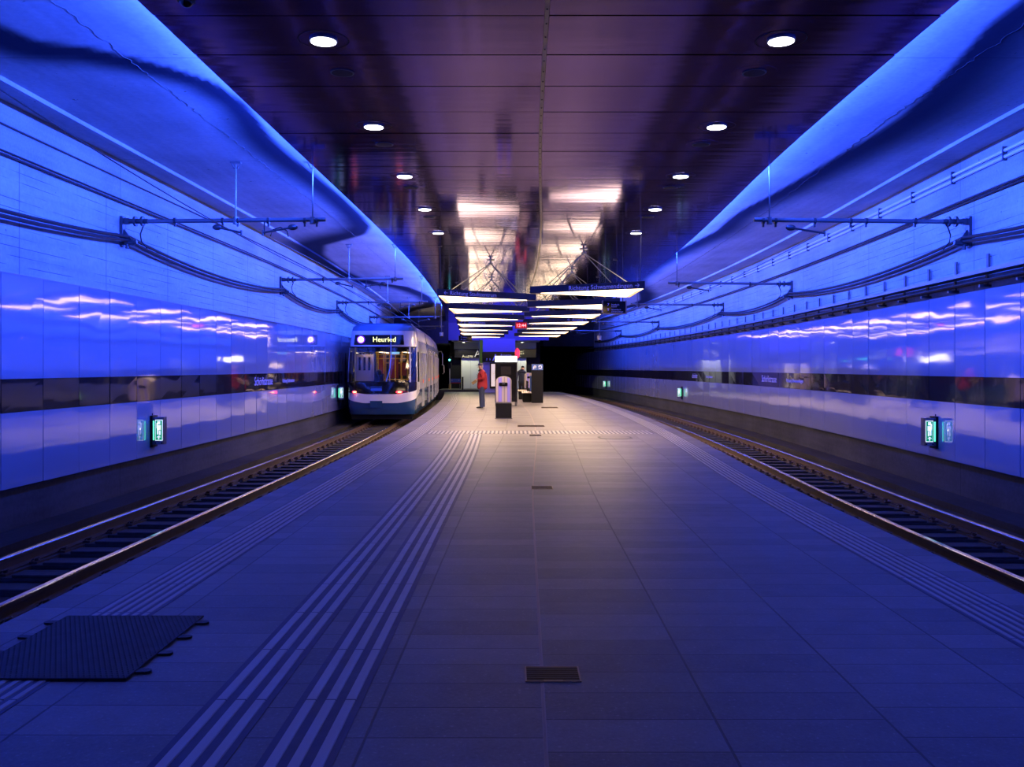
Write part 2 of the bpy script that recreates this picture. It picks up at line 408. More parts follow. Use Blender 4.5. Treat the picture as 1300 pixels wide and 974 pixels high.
# ---- tactile guide strips
def guide_strip(path, nb, pitch, bar, border, ya, yb, seg, phase=0.0, mt='tactile'):
    base = MB(); wid = (nb-1)*pitch/2 + bar/2 + border
    base.sweep(path, [(-wid, 0.0005), (-wid, 0.003), (wid, 0.003), (wid, 0.0005)], ya, yb, 0.25)
    bo = base.build('guide_strip', M['tactile_base'], floor)
    bars = MB(); y = ya + phase
    while y < yb:
        e = min(y+seg-0.012, yb)
        for k in range(nb):
            c = (k-(nb-1)/2)*pitch
            bars.sweep(path, [(c-bar/2, 0.003), (c-bar/2+0.003, 0.0075), (c+bar/2-0.003, 0.0075), (c+bar/2, 0.003)], y, e, 0.4)
        y += seg
    bars.build('guide_bars', M[mt], bo)
GA = spline([(-12,-1.42),(0,-1.38),(3.7,-1.35),(6.6,-1.32),(12,-1.27),(16.9,-1.26),(20,-1.30),(22.4,-1.34)])
GB = lambda y: GA(y) + 0.44 + 0.012*math.cos(y/4)
guide_strip(lambda y: LC(y)+2.27, 6, 0.066, 0.036, 0.025, -12, 61, 0.8, -0.31, 'tactile_edge')
guide_strip(lambda y: RC(y)-2.12, 6, 0.066, 0.036, 0.025, -12, 61, 0.8, -0.1, 'tactile_edge')
guide_strip(GA, 3, 0.098, 0.052, 0.035, -12, 22.5, 0.8, -0.31)
guide_strip(GB, 3, 0.098, 0.052, 0.035, -12, 22.5, 0.8, -0.31)
# cross strip of short bars
b = MB(); xl = LC(23)+2.5; xr = RC(23)-2.4
b.box(xl, xr, 22.6, 23.7, 0.0005, 0.003); cs = b.build('guide_strip', M['tactile_edge'], floor)
b = MB(); x = xl
while x < xr-0.04:
    b.box(x, x+0.045, 22.65, 23.65, 0.003, 0.006); x += 0.105
b.build('guide_bars', M['tactile_base'], cs)

# ---- trackbed, rails, sleepers
def trackbed(fn, a, c, name):
    b = MB(); b.sweep(fn, [(a, ZB), (c, ZB)], Y0, 96, 1.0)
    return struct(b.build(name, M['bed']))
trackbed(LC, LW-0.3, LEDGE+0.02, 'ground')
trackbed(RC, REDGE-0.02, RW+0.3, 'ground')
# cable duct / kerb at the wall foot
for fn, a, c in ((LC, LW+0.0, LW+0.55), (RC, RW-0.55, RW)):
    s_ = 1 if fn is LC else -1
    b = MB(); b.sweep(fn, [(a, ZB+0.10), (c, ZB+0.10), (c, ZB)] if fn is LC else [(a, ZB), (a, ZB+0.10), (c, ZB+0.10)], Y0, 96, 1.0)
    struct(b.build('trim_1' if fn is LC else 'trim_2', M['bed']))

def rail_prof(c):
    h = 0.033; f = 0.062; z = ZR
    return [(c-f, z-0.15), (c-f, z-0.138), (c-0.012, z-0.12), (c-0.009, z-0.05), (c-h, z-0.038), (c-h, z-0.008), (c-h+0.008, z),
            (c+h-0.008, z), (c+h, z-0.008), (c+h, z-0.038), (c+0.009, z-0.05), (c+0.012, z-0.12), (c+f, z-0.138), (c+f, z-0.15)]
def track(fn, side, label, n_sl, y_s):
    t = empty('tram_track', (fn(10), 10, ZB), label, 'tram track', 'tram tracks beside the platform')
    T = t.location
    for k, c in enumerate((-0.53, 0.53)):
        b = MB(); b.sweep(fn, rail_prof(c), -12, 95, 0.5, closed=True)
        # polished running surface gets its own material
        n = len(rail_prof(c))
        for i, f in enumerate(b.f):
            if len(f) == 4 and (i % n) in (5, 6, 7): b.mi[i] = 1
        r = b.build('rail', [M['rust'], M['railtop']], t, origin=T); r.location = (0,0,0)
        b = MB(); b.sweep(fn, [(c-0.11, ZB), (c-0.11, ZB+0.045), (c+0.11, ZB+0.045), (c+0.11, ZB)], -12, 95, 1.0)
        q = b.build('bearing_strip', M['brown'], t, origin=T); q.location = (0,0,0)
    # sleepers with clips
    b = MB(); b.box(-1.0, 1.0, -0.12, 0.12, 0.0, 0.045); b.box(-0.30, 0.30, -0.12, 0.12, 0.045, 0.075)
    sm = b.build('sleeper', M['sleeper'], t, bevel=0.008); 
    ZO = 0.0
    def one_clip(B, cx, off=Vector((0,0,0)), rz=0.0):
        Mx = Matrix.Translation(off) @ Matrix.Rotation(rz, 4, 'Z'); c0 = MB(lambda v: Mx @ v)
        d = 0.1 if cx[1] > 0 else -0.1; c = cx[0]
        c0.box(c+d-0.045, c+d+0.045, -0.075, 0.075, 0.045, 0.07); c0.cyl((c+d, 0, 0.07), 0.022, 0.035, 8)
        c0.tube([(c+d-0.03, -0.05, 0.075), (c+d, -0.06, 0.1), (c+d+0.03, 0.0, 0.105), (c+d, 0.06, 0.1), (c+d-0.03, 0.05, 0.075)], 0.008, 6)
        B.add(c0.v, c0.f)
    kinds = [(-0.53, -1), (-0.53, 1), (0.53, -1), (0.53, 1)]
    cms = []
    for kk in kinds:
        q = MB(); one_clip(q, kk); cms.append(q.build('rail_clip', M['rust'], sm))
    rest = MB()
    for i in range(n_sl):
        y = y_s + 0.6*i; rz = -math.atan((fn(y+0.5)-fn(y-0.5))); lc = Vector((fn(y)-T.x, y-T.y, 0.0))
        if i == 0: o = sm
        else:
            o = sm.copy(); C.objects.link(o)
            if i < 24:
                for cm in cms: q = cm.copy(); C.objects.link(q); q.parent = o
            else:
                for kk in kinds: one_clip(rest, kk, lc, rz)
        o.location = lc; o.rotation_euler = (0, 0, rz)
    rc_ = rest.build('rail_clips', M['rust'], t); rc_['kind'] = 'stuff'
    return t
track(LC, -1, 'left tram track with polished rails, running under the tram', 98, 4.0)
track(RC, 1, 'right tram track with polished rails, empty beside the striped wall', 98, 5.5)

# ---- walls
def wall(side):
    fn, off = (LC, LW) if side < 0 else (RC, RW)
    s = side; nm = 'wall_left' if s < 0 else 'wall_right'
    yend = 60.5 if s < 0 else 69
    # concrete behind and above the cladding
    b = MB()
    b.sweep(fn, [(off+s*0.10, 2.80), (off+s*0.10, 4.42)], Y0, yend, 0.5)
    w_ = struct(b.build(nm, M['wall']))
    b = MB(); b.sweep(fn, [(off+s*0.10, 4.42), (off+s*0.075, 4.43), (off+s*0.075, ZS+0.12)], Y0, yend, 0.5)
    b.build('upper_band', M['wallrough'], w_)
    b = MB(); b.sweep(fn, [(off+s*0.08, ZB-0.02), (off+s*0.08, 0.12), (off+s*0.2, 0.12)], Y0, yend+8, 0.5)
    b.build('plinth', M['plinth'], w_)
    # enamel cladding: single sheets with shadow gaps, each a hair out of true
    p = MB(); bd = MB(); cp = MB(); rnd = random.Random(3 if s < 0 else 5)
    pitch = 1.0 if s < 0 else 1.06
    ph = 11.53 if s < 0 else 12.98
    k0 = -int((ph+12)/pitch); k = k0
    cyend = 60 if s < 0 else 76
    while ph + k*pitch < cyend:
        a = ph + k*pitch; e = a + pitch - 0.016
        for (z0, z1, B) in ((0.085, 1.065, p), (1.07, 1.50, bd), (1.505, 2.865, p)):
            t1, t2, t3, t4 = [rnd.uniform(-0.0035, 0.0035) for _ in range(4)]
            xs = [fn(a)+off+t1, fn(e)+off+t2]
            inn = s*0.03
            vs = [(xs[0], a, z0), (xs[1], e, z0), (xs[1]+t3, e, z1), (xs[0]+t4, a, z1)]
            bs = [(x_+inn, y_, z_) for x_, y_, z_ in vs]
            B.add(vs + bs, [(0,1,2,3), (7,6,5,4), (0,4,5,1), (1,5,6,2), (2,6,7,3), (3,7,4,0)])
        k += 1
    p.build('enamel_panels', M['panel'], w_); bd.build('name_band', M['band'], w_)
    b = MB(); b.sweep(fn, [(off+s*0.045, 0.07), (off+s*0.045, 2.87), (off+s*0.10, 2.87)], Y0, cyend, 0.5)
    b.build('panel_backing', M['black'], w_)
    # capping line
    if s < 0:
        b = MB(); b.sweep(fn, [(off-0.1, 2.868), (off+0.004, 2.868), (off+0.004, 2.88), (off-0.1, 2.88)], Y0, cyend, 0.5); b.build('capping', M['steel'], w_)
    return w_
wl = wall(-1); wr = wall(1)
# station names
def names(w_, side, ys, body, sub):
    fn, off = (LC, LW) if side < 0 else (RC, RW)
    rot = (R(90), 0, R(90)) if side < 0 else (R(90), 0, R(-90))
    for y in ys:
        for bd_, sz, dy, z in ((body, 0.30, 0.0, 1.21), (sub, 0.15, 2.75 if side < 0 else 2.75, 1.24)):
            yy = y + dy if side < 0 else y - dy
            x = fn(yy + (0.6 if side < 0 else -0.6)) + off - side*0.010
            ang = math.atan(fn(yy+0.5)-fn(yy-0.5))
            rr = (rot[0], 0, rot[2]-ang)
            text('station_name' if sz > 0.2 else 'direction_text', bd_, sz, (x, yy, z), rr, M['facelet'], w_)
M['facelet'].node_tree.nodes['Principled BSDF'].inputs['Base Color'].default_value = (0.55, 0.5, 0.7, 1)
names(wl, -1, (22.3, 33.3, 44.3), 'Schörlistrasse', 'Richtung Stadtzentrum')
names(wr, 1, (28.6, 39.6, 50.6, 61.6), 'Schörlistrasse', 'Richtung Schwamendingen')

# ---- concrete soffits with a soft-edged dark wave band
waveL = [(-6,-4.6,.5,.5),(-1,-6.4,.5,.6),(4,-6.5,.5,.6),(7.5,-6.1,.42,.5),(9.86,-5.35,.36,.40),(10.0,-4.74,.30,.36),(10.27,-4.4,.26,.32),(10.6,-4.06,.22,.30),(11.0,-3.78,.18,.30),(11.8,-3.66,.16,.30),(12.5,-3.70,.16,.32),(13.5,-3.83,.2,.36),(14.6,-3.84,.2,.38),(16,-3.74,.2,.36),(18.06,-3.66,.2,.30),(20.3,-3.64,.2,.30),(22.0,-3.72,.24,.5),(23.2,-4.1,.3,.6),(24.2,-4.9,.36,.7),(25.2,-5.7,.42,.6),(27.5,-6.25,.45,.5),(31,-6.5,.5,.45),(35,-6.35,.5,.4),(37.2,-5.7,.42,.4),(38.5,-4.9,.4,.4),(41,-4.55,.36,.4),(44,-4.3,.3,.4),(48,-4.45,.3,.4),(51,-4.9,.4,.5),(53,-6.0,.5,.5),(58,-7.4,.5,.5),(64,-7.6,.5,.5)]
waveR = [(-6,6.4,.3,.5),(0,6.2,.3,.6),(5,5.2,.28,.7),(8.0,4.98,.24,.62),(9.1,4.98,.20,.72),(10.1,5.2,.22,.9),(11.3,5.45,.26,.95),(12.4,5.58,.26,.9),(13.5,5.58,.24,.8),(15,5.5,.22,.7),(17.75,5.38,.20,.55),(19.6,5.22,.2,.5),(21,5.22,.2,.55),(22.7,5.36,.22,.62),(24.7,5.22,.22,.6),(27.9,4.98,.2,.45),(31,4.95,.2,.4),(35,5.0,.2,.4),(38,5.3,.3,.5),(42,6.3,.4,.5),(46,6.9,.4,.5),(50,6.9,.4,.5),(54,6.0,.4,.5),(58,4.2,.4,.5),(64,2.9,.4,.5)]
def dense(w):
    a = np.array(w, float); out = []
    for i in range(len(a)-1):
        for t in np.linspace(0, 1, 40, endpoint=False): out.append(a[i]*(1-t)+a[i+1]*t)
    out.append(a[-1]); out = np.array(out)
    for _ in range(60):
        o2 = out.copy(); o2[1:-1] = (out[:-2]+2*out[1:-1]+out[2:])/4; out = o2
    return out
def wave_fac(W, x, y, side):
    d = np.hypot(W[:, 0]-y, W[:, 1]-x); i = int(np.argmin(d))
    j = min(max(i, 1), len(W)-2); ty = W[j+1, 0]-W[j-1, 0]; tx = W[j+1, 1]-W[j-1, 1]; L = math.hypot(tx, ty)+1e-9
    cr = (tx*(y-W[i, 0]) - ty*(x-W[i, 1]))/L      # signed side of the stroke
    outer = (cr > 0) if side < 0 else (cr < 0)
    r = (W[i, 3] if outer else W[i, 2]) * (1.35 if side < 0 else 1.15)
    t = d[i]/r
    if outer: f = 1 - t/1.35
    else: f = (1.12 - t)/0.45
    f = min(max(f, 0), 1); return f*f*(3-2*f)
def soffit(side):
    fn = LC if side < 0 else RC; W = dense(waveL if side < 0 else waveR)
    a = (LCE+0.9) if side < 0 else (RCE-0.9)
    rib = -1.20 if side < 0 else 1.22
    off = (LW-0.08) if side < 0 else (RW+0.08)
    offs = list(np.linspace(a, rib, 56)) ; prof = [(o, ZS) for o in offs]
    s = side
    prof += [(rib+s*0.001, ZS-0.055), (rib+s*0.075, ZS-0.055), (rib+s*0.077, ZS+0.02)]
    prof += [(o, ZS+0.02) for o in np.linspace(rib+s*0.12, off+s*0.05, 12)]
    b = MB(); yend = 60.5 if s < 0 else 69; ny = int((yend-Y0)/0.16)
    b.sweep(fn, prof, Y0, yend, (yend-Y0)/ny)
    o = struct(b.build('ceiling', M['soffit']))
    at = o.data.attributes.new('dark_wave', 'FLOAT', 'POINT')
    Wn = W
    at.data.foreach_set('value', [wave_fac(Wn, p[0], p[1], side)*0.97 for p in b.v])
    return o
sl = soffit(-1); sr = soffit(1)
# hairline crack of sinter on each soffit
for side, fn, so in ((-1, LC, sl), (1, RC, sr)):
    rnd = random.Random(11); b = MB(); y = 4.0; o0 = 0.55 if side < 0 else -0.25
    pts = []
    while y < 40:
        pts.append((fn(y)+o0+rnd.uniform(-0.03, 0.03), y, ZS-0.001)); y += 0.09
    b.tube(pts, 0.0028, 4)
    b.build('crack_line', simple('crack edge', (0.2, 0.2, 0.21) if side < 0 else (0.03, 0.03, 0.05), 0.8), so)

# ---- metal ceiling
def metal_ceiling():
    b = MB(); rnd = random.Random(2); y = 7.97 - 20.0
    while y < 69:
        for h in (0, 1):
            a, e = y+0.012, y+0.988
            if h == 0: f1 = lambda q: LC(q)+LCE; f2 = lambda q: MC(q)-0.022+0.05
            else: f1 = lambda q: MC(q)+0.022+0.05; f2 = lambda q: RC(q)+RCE
            t = [rnd.uniform(-0.0018, 0.0018) for _ in range(4)]
            nx = 6; vs = []
            for zz, up in ((ZC, 0), (ZC+0.045, 1)):
                for yy in (a, e):
                    for k in range(nx+1):
                        x = f1(yy)+(f2(yy)-f1(yy))*k/nx
                        tt = 0 if up else (t[0]*(1-k/nx)+t[1]*k/nx) + (t[2] if yy == e else t[3])
                        vs.append((x, yy, zz+tt))
            m = nx+1; fs = []
            for k in range(nx):
                fs.append((k, k+1, m+k+1, m+k)); fs.append((2*m+k, 3*m+k, 3*m+k+1, 2*m+k+1))
                fs.append((k, 2*m+k, 2*m+k+1, k+1)); fs.append((m+k, m+k+1, 3*m+k+1, 3*m+k))
            fs.append((0, m, 3*m, 2*m)); fs.append((nx, 2*m+nx, 3*m+nx, m+nx))
            b.add(vs, fs)
        y += 1.0
    o = struct(b.build('ceiling', M['metalceil']))
    b = MB(); b.sweep(LC, [(LCE+0.02, ZC+0.05), (LCE+0.06, ZC+0.05), (LCE+0.06, ZC+0.051)], Y0, 69, 1.0)
    # backing above the gaps
    n = 80; vs = []
    for i in range(n+1):
        y = Y0+(69-Y0)*i/n; vs += [(LC(y)+LCE+0.03, y, ZC+0.05), (RC(y)+RCE-0.03, y, ZC+0.05)]
    b.add(vs, [(2*i, 2*i+1, 2*i+3, 2*i+2) for i in range(n)])
    b.build('gap_backing', M['dsteel'], o)
    # seam cover strip with screw heads
    b = MB(); b.sweep(lambda q: MC(q)+0.05, [(-0.018, ZC+0.02), (-0.018, ZC-0.004), (0.018, ZC-0.004), (0.018, ZC+0.02)], -12, 69, 1.0)
    st = b.build('seam_strip', simple('dull seam strip', (0.30, 0.25, 0.24), 0.4, 0.5), o)
    b = MB(); y = 2.2; k = 0
    while y < 30:
        b.cyl((MC(y)+0.05, y, ZC-0.012), 0.008, 0.01, 8); y += 0.33
    b.build('seam_screws', M['cable'], st)
    return o
mceil = metal_ceiling()

# slab above metal ceiling, back wall behind camera, tunnel beyond
b = MB(); n = 40; vs = []
for i in range(n+1):
    y = Y0+(69-Y0)*i/n; vs += [(LC(y)+LCE+0.9, y, ZS), (RC(y)+RCE-0.9, y, ZS)]
b.add(vs, [(2*i, 2*i+1, 2*i+3, 2*i+2) for i in range(n)]); struct(b.build('ceiling', M['tunnel']))
b = MB(); b.box(-7.2, 7.4, Y0-0.3, Y0, ZB, ZS+0.15); struct(b.build('wall_back', M['tunnel']))

# far end: portals over the two tracks, the tunnels behind, the exit block in the middle
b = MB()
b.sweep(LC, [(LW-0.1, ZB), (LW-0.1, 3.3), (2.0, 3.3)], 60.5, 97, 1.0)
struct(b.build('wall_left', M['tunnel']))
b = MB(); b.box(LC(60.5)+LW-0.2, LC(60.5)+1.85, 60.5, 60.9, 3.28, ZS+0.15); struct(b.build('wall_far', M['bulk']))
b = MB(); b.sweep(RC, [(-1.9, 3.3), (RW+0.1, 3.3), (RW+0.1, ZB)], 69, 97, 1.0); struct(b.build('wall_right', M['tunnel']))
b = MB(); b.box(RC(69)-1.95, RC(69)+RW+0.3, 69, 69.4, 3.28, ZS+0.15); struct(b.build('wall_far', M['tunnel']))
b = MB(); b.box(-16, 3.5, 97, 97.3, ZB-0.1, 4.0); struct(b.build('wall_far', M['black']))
EXL, EXR = -4.45, 2.55
d = bpy.data.lights.new('added_blue_fill', 'AREA'); d.shape = 'RECTANGLE'; d.size = 6.5; d.size_y = 0.1; d.color = (0.10, 0.09, 1.0); d.energy = 120  # added unseen area light to brighten the blue wall over the exit
lo = bpy.data.objects.new('added_blue_fill', d); C.objects.link(lo); lo.location = (-0.9, 58.6, 4.68); lo.rotation_euler = (R(68), 0, 0)
# landing beyond the platform
b = MB(); b.box(EXL-0.6, EXR-0.8, 62.0, 66.2, ZB, 0.14); struct(b.build('floor', M['plinth']))
b = MB(); b.box(EXL, EXR, 62.3, 62.6, 3.54, ZC+0.3); bw = struct(b.build('wall_far', M['bluepaint']))
b = MB(); b.box(EXL+0.25, EXR-0.6, 62.65, 66.0, 3.50, 3.56); b.build('soffit', M['lintel'], bw)
b = MB(); b.box(EXL-0.1, EXR-0.5, 66.0, 66.2, 0.1, 3.56); ew = struct(b.build('wall_far', M['black']))
b = MB(); b.box(EXL+0.25, 1.75, 65.6, 65.98, 2.98, 3.50); b.build('lintel', M['lintel'], ew)
def far_door(x0, x1, n):
    b = MB(); b.box(x0, x1, 65.7, 65.95, 0.14, 2.32); d = struct(b.build('door_%d' % n, M['door'], bevel=0.01))
    b = MB(); b.box(x0-0.06, x0, 65.66, 65.98, 0.14, 2.38); b.box(x1, x1+0.06, 65.66, 65.98, 0.14, 2.38); b.box(x0-0.06, x1+0.06, 65.66, 65.98, 2.32, 2.38)
    b.build('door_frame', M['lintel'], d)
    b = MB(); b.box((x0+x1)/2-0.004, (x0+x1)/2+0.004, 65.69, 65.71, 0.16, 2.3); b.build('door_gap', M['black'], d)
    b = MB(); b.tube([(x1-0.12, 65.70, 1.15), (x1-0.12, 65.64, 1.15), (x1-0.24, 65.64, 1.15)], 0.012, 8); b.build('door_handle', M['steel'], d)
far_door(-3.62, -2.36, 1); far_door(0.25, 0.98, 2)
def end_sign(x0, x1, z0, z1, yy, label):
    o = empty('exit_sign', ((x0+x1)/2, yy, z0), label, 'sign', 'exit signs above the far doors')
    b = MB(); b.box(x0, x1, yy, yy+0.5, z0, z1); q = b.build('sign_board', M['blackgloss'], o, origin=o.location, bevel=0.01); q.location = (0,0,0)
    return o, q
def local_text(name, body, size, loc, root, mat, align='LEFT', xs=1.0):
    r = root.location
    return text(name, body, size, (loc[0]-r.x, loc[1]-r.y, loc[2]-r.z), FACE_CAM, mat, root, align, xs=xs)
s1, q = end_sign(-4.15, -2.1, 2.385, 3.0, 65.5, 'black sign band with large grey letter A above the left grey door')
local_text('letter', 'A', 0.72, (-2.72, 65.49, 2.44), s1, simple('grey letter paint', (0.45, 0.42, 0.5), 0.5))
local_text('lettering', 'Ausgang', 0.24, (-3.60, 65.49, 2.42), s1, M['cream'])
s2, q = end_sign(0.2, 1.75, 2.385, 3.0, 65.5, 'dark sign band with three short text lines above the right door')
for k, tx in enumerate(('Tram 7', 'Tram 9', 'Bus')): local_text('lettering', tx, 0.15, (0.42, 65.49, 2.80-0.18*k), s2, M['cream'])
# blue column with its own band
b = MB(); b.box(-1.94, 0.22, 60.2, 61.4, 0.0, 3.56); struct(b.build('pillar', M['bluepaint'], bevel=0.02))
s3 = empty('exit_sign', (-0.86, 60.1, 2.05), 'black sign band with blue letter A wrapped on the blue pillar', 'sign', 'exit signs above the far doors')
b = MB(); b.box(-1.98, 0.26, 60.08, 60.19, 2.03, 2.70); q = b.build('sign_board', M['blackgloss'], s3, origin=s3.location, bevel=0.01); q.location = (0,0,0)
local_text('letter', 'A', 0.62, (-1.30, 60.07, 2.12), s3, M['blueglow_let'])
local_text('lettering', '7  9', 0.20, (-1.72, 60.07, 2.13), s3, M['blueglow_let'])
local_text('lettering', 'Ausgang', 0.22, (-0.78, 60.07, 2.42), s3, M['blueglow_let'])
# mossy green glazed strip beside the pillar
b = MB(); b.box(-2.20, -1.97, 60.6, 60.7, 0.6, 3.5); tag(b.build('glass_panel', M['greenglass']), 'narrow green glass strip beside the left edge of the blue pillar', 'glass panel')
b = MB(); b.cyl((-2.18, 60.5, 0.0), 0.03, 3.54, 10); tag(b.build('steel_post', M['steel']), 'slim steel post in front of the narrow green glass strip', 'post')
# poster case on the pillar
pc = empty('poster_case', (-1.28, 60.0, 0.4), 'tall narrow backlit poster in black frame on the blue pillar', 'poster')
b = MB(); b.box(-1.47, -0.85, 60.05, 60.19, 0.28, 1.98)
q = b.build('frame', M['black'], pc, origin=pc.location, bevel=0.015); q.location = (0,0,0)
b = MB(); b.box(-1.38, -0.94, 60.035, 60.05, 0.42, 1.90); q = b.build('poster_sheet', M['poster'], pc, origin=pc.location); q.location = (0,0,0)
b = MB(); rnd = random.Random(4)
for k in range(26): 
    xa = rnd.uniform(-1.36, -1.05); za = 0.55 + k*0.035
    b.box(xa, xa+rnd.uniform(0.04, 0.10), 60.028, 60.034, za, za+rnd.uniform(0.01, 0.03))
q = b.build('poster_print', M['tgrey'], pc, origin=pc.location); q.location = (0,0,0)
# spotlights in the exit recess
for x, lab in ((-3.45, 'small round spotlight glowing above the left grey door'), (0.72, 'small round spotlight glowing above the right door')):
    e = empty('spotlight', (x, 64.6, 3.50), lab, 'light', 'spotlights in the exit recess')
    b = MB(); b.cyl((0, 0, -0.05), 0.10, 0.05, 16); b.build('housing', M['white'], e)
    b = MB(); b.cyl((0, 0, -0.056), 0.08, 0.005, 16); b.build('lens', simple('spot lens', (1,1,1), 0.5, emit=(1.0, 1.0, 0.75), es=10), e)
    d = bpy.data.lights.new('recess_light', 'SPOT'); d.energy = 260; d.color = (1.0, 0.98, 0.62); d.spot_size = R(150); d.shadow_soft_size = 0.08
    lo = bpy.data.objects.new('recess_light', d); C.objects.link(lo); lo.location = (x, 64.6, 3.40); lo.rotation_euler = (R(-8), 0, 0)

# ================================================================== WALL INSTALLATIONS
def wall_cable(side, z, r, y0, y1, n, name, label, mat, dx=0.0, sag=None, grp=None, nodes=None, count=1, sp=0.05):
    fn, off = (LC, LW) if side < 0 else (RC, RW)
    b = MB()
    for c in range(count):
        pts = []; y = y0
        while y <= y1:
            zz = z(y) if callable(z) else z
            pts.append((fn(y)+off+side*0.10-side*(0.03+dx+r), y, zz-c*sp)); y += n
        b.tube(pts, r, 8)
    return tag(b.build(name, mat, smooth=True), label, 'cable', grp)
def sagz(nodes, hi, sag):
    def f(y):
        for a, c in zip(nodes[:-1], nodes[1:]):
            if a <= y <= c:
                t = (y-a)/(c-a); return hi - sag*(4*t*(1-t))**0.9
        return hi
    return f
AL = [15.15, 25.2, 34.0, 44.0, 54.0]
AR = [14.75, 25.7, 34.3, 47.3, 58.5]
zl = sagz([-5, 4.5]+AL+[64], EYE+2.20, 0.22); zr_ = sagz([-6, 3.5]+AR+[70], EYE+2.12, 0.20)
for side, zf, lab in ((-1, zl, 'left'), (1, zr_, 'right')):
    wall_cable(side, zf, 0.028, -12, 60 if side < 0 else 68, 0.4, 'feeder_cable', 'thick black feeder cables sagging between brackets on the %s concrete wall' % lab, M['cable'], dx=0.06, count=2, sp=0.065)
wall_cable(-1, EYE+3.14, 0.013, -12, 60, 1.0, 'cable', 'thin single black cable high on the left concrete wall', M['cable'])
wall_cable(-1, EYE+2.80, 0.013, -12, 60, 1.0, 'cable', 'pair of thin black cables along the upper left concrete wall', M['cable'], count=2, sp=0.045)
wall_cable(1, EYE+2.75, 0.013, -12, 68, 1.0, 'cable', 'pair of thin black cables along the right concrete wall below conduits', M['cable'], count=2, sp=0.05)
cd = wall_cable(1, EYE+3.24, 0.028, -12, 68, 1.0, 'conduit', 'pair of bright metal conduits high on the right concrete wall', M['conduit'], count=2, sp=0.095)
cb = MB(); cb.box(-0.075, 0.02, -0.012, 0.012, EYE+3.09, EYE+3.30); cm_ = cb.build('clip', M['dsteel'], cd); y = 3.0; k = 0
while y < 60:
    o = cm_ if k == 0 else cm_.copy()
    if k: C.objects.link(o)
    o.location = (RC(y)+RW+0.08, y, 0); y += 1.75; k += 1

# contact wires over the left track and right track
def wire(pts, label):
    b = MB(); b.tube(pts, 0.008, 6); return tag(b.build('overhead_wire', M['cable']), label, 'wire', None)
def wpts(fn, o, zf, y0, y1): 
    out = []; y = y0
    while y <= y1: out.append((fn(y)+o(y), y, EYE+zf(y))); y += 1.0
    return out
wire(wpts(LC, lambda y: 0.02, lambda y: 2.22+0.0028*max(0, 20.5-y)**2, -2, 60), 'overhead wire above the left track')
wire(wpts(LC, lambda y: 0.55+0.12*math.sin(y/9), lambda y: 2.18, 15.2, 60), 'second overhead wire above the left track starting at the nearest arm')
wire(wpts(RC, lambda y: -0.55, lambda y: 2.18, 14.75, 66), 'overhead wire above the right track starting at the nearest arm')

# cable tray on top of the right cladding
ct = empty('cable_tray', (RC(20)+RW, 20, 3.0), 'long cable tray with upright posts on top of right cladding', 'cable tray')
T = ct.location
def lb(b, name, mat, root, **kw):
    q = b.build(name, mat, root, origin=root.location, **kw); q.location = (0,0,0); return q
b = MB()
b.sweep(RC, [(RW+0.08, 3.10), (RW-0.14, 3.10), (RW-0.14, 3.155), (RW-0.125, 3.155), (RW-0.125, 3.11), (RW+0.08, 3.11)], -11.9, 74, 0.5)
lb(b, 'tray', M['dsteel'], ct)
b = MB(); b.sweep(RC, [(RW-0.145, 3.10), (RW-0.145, 3.16), (RW-0.155, 3.16), (RW-0.155, 3.10)], -11.9, 74, 0.5, closed=True); lb(b, 'tray_lip', M['steel'], ct)
b = MB()
for c in range(3): b.sweep(RC, [(RW-0.09+0.06*c+0.02*math.cos(a), 2.99+0.02*math.sin(a)) for a in np.linspace(0, 2*PI, 7)[:-1]], -11.9, 74, 0.5, closed=True)
lb(b, 'tray_cables', M['cable'], ct)
pb = MB(); pb.box(-0.012, 0.012, -0.03, 0.03, 0.15, 0.42); pb.box(-0.14, 0.10, -0.025, 0.025, -0.10, -0.06); pb.box(-0.03, 0.0, -0.025, 0.025, -0.08, 0.15)
pm = pb.build('post', M['dsteel'], ct)
y = 8.4; k = 0
while y < 68:
    o = pm if k == 0 else pm.copy()
    if k: C.objects.link(o)
    o.location = (RC(y)+RW+0.06-T.x, y-T.y, 3.0-T.z); y += 1.13; k += 1

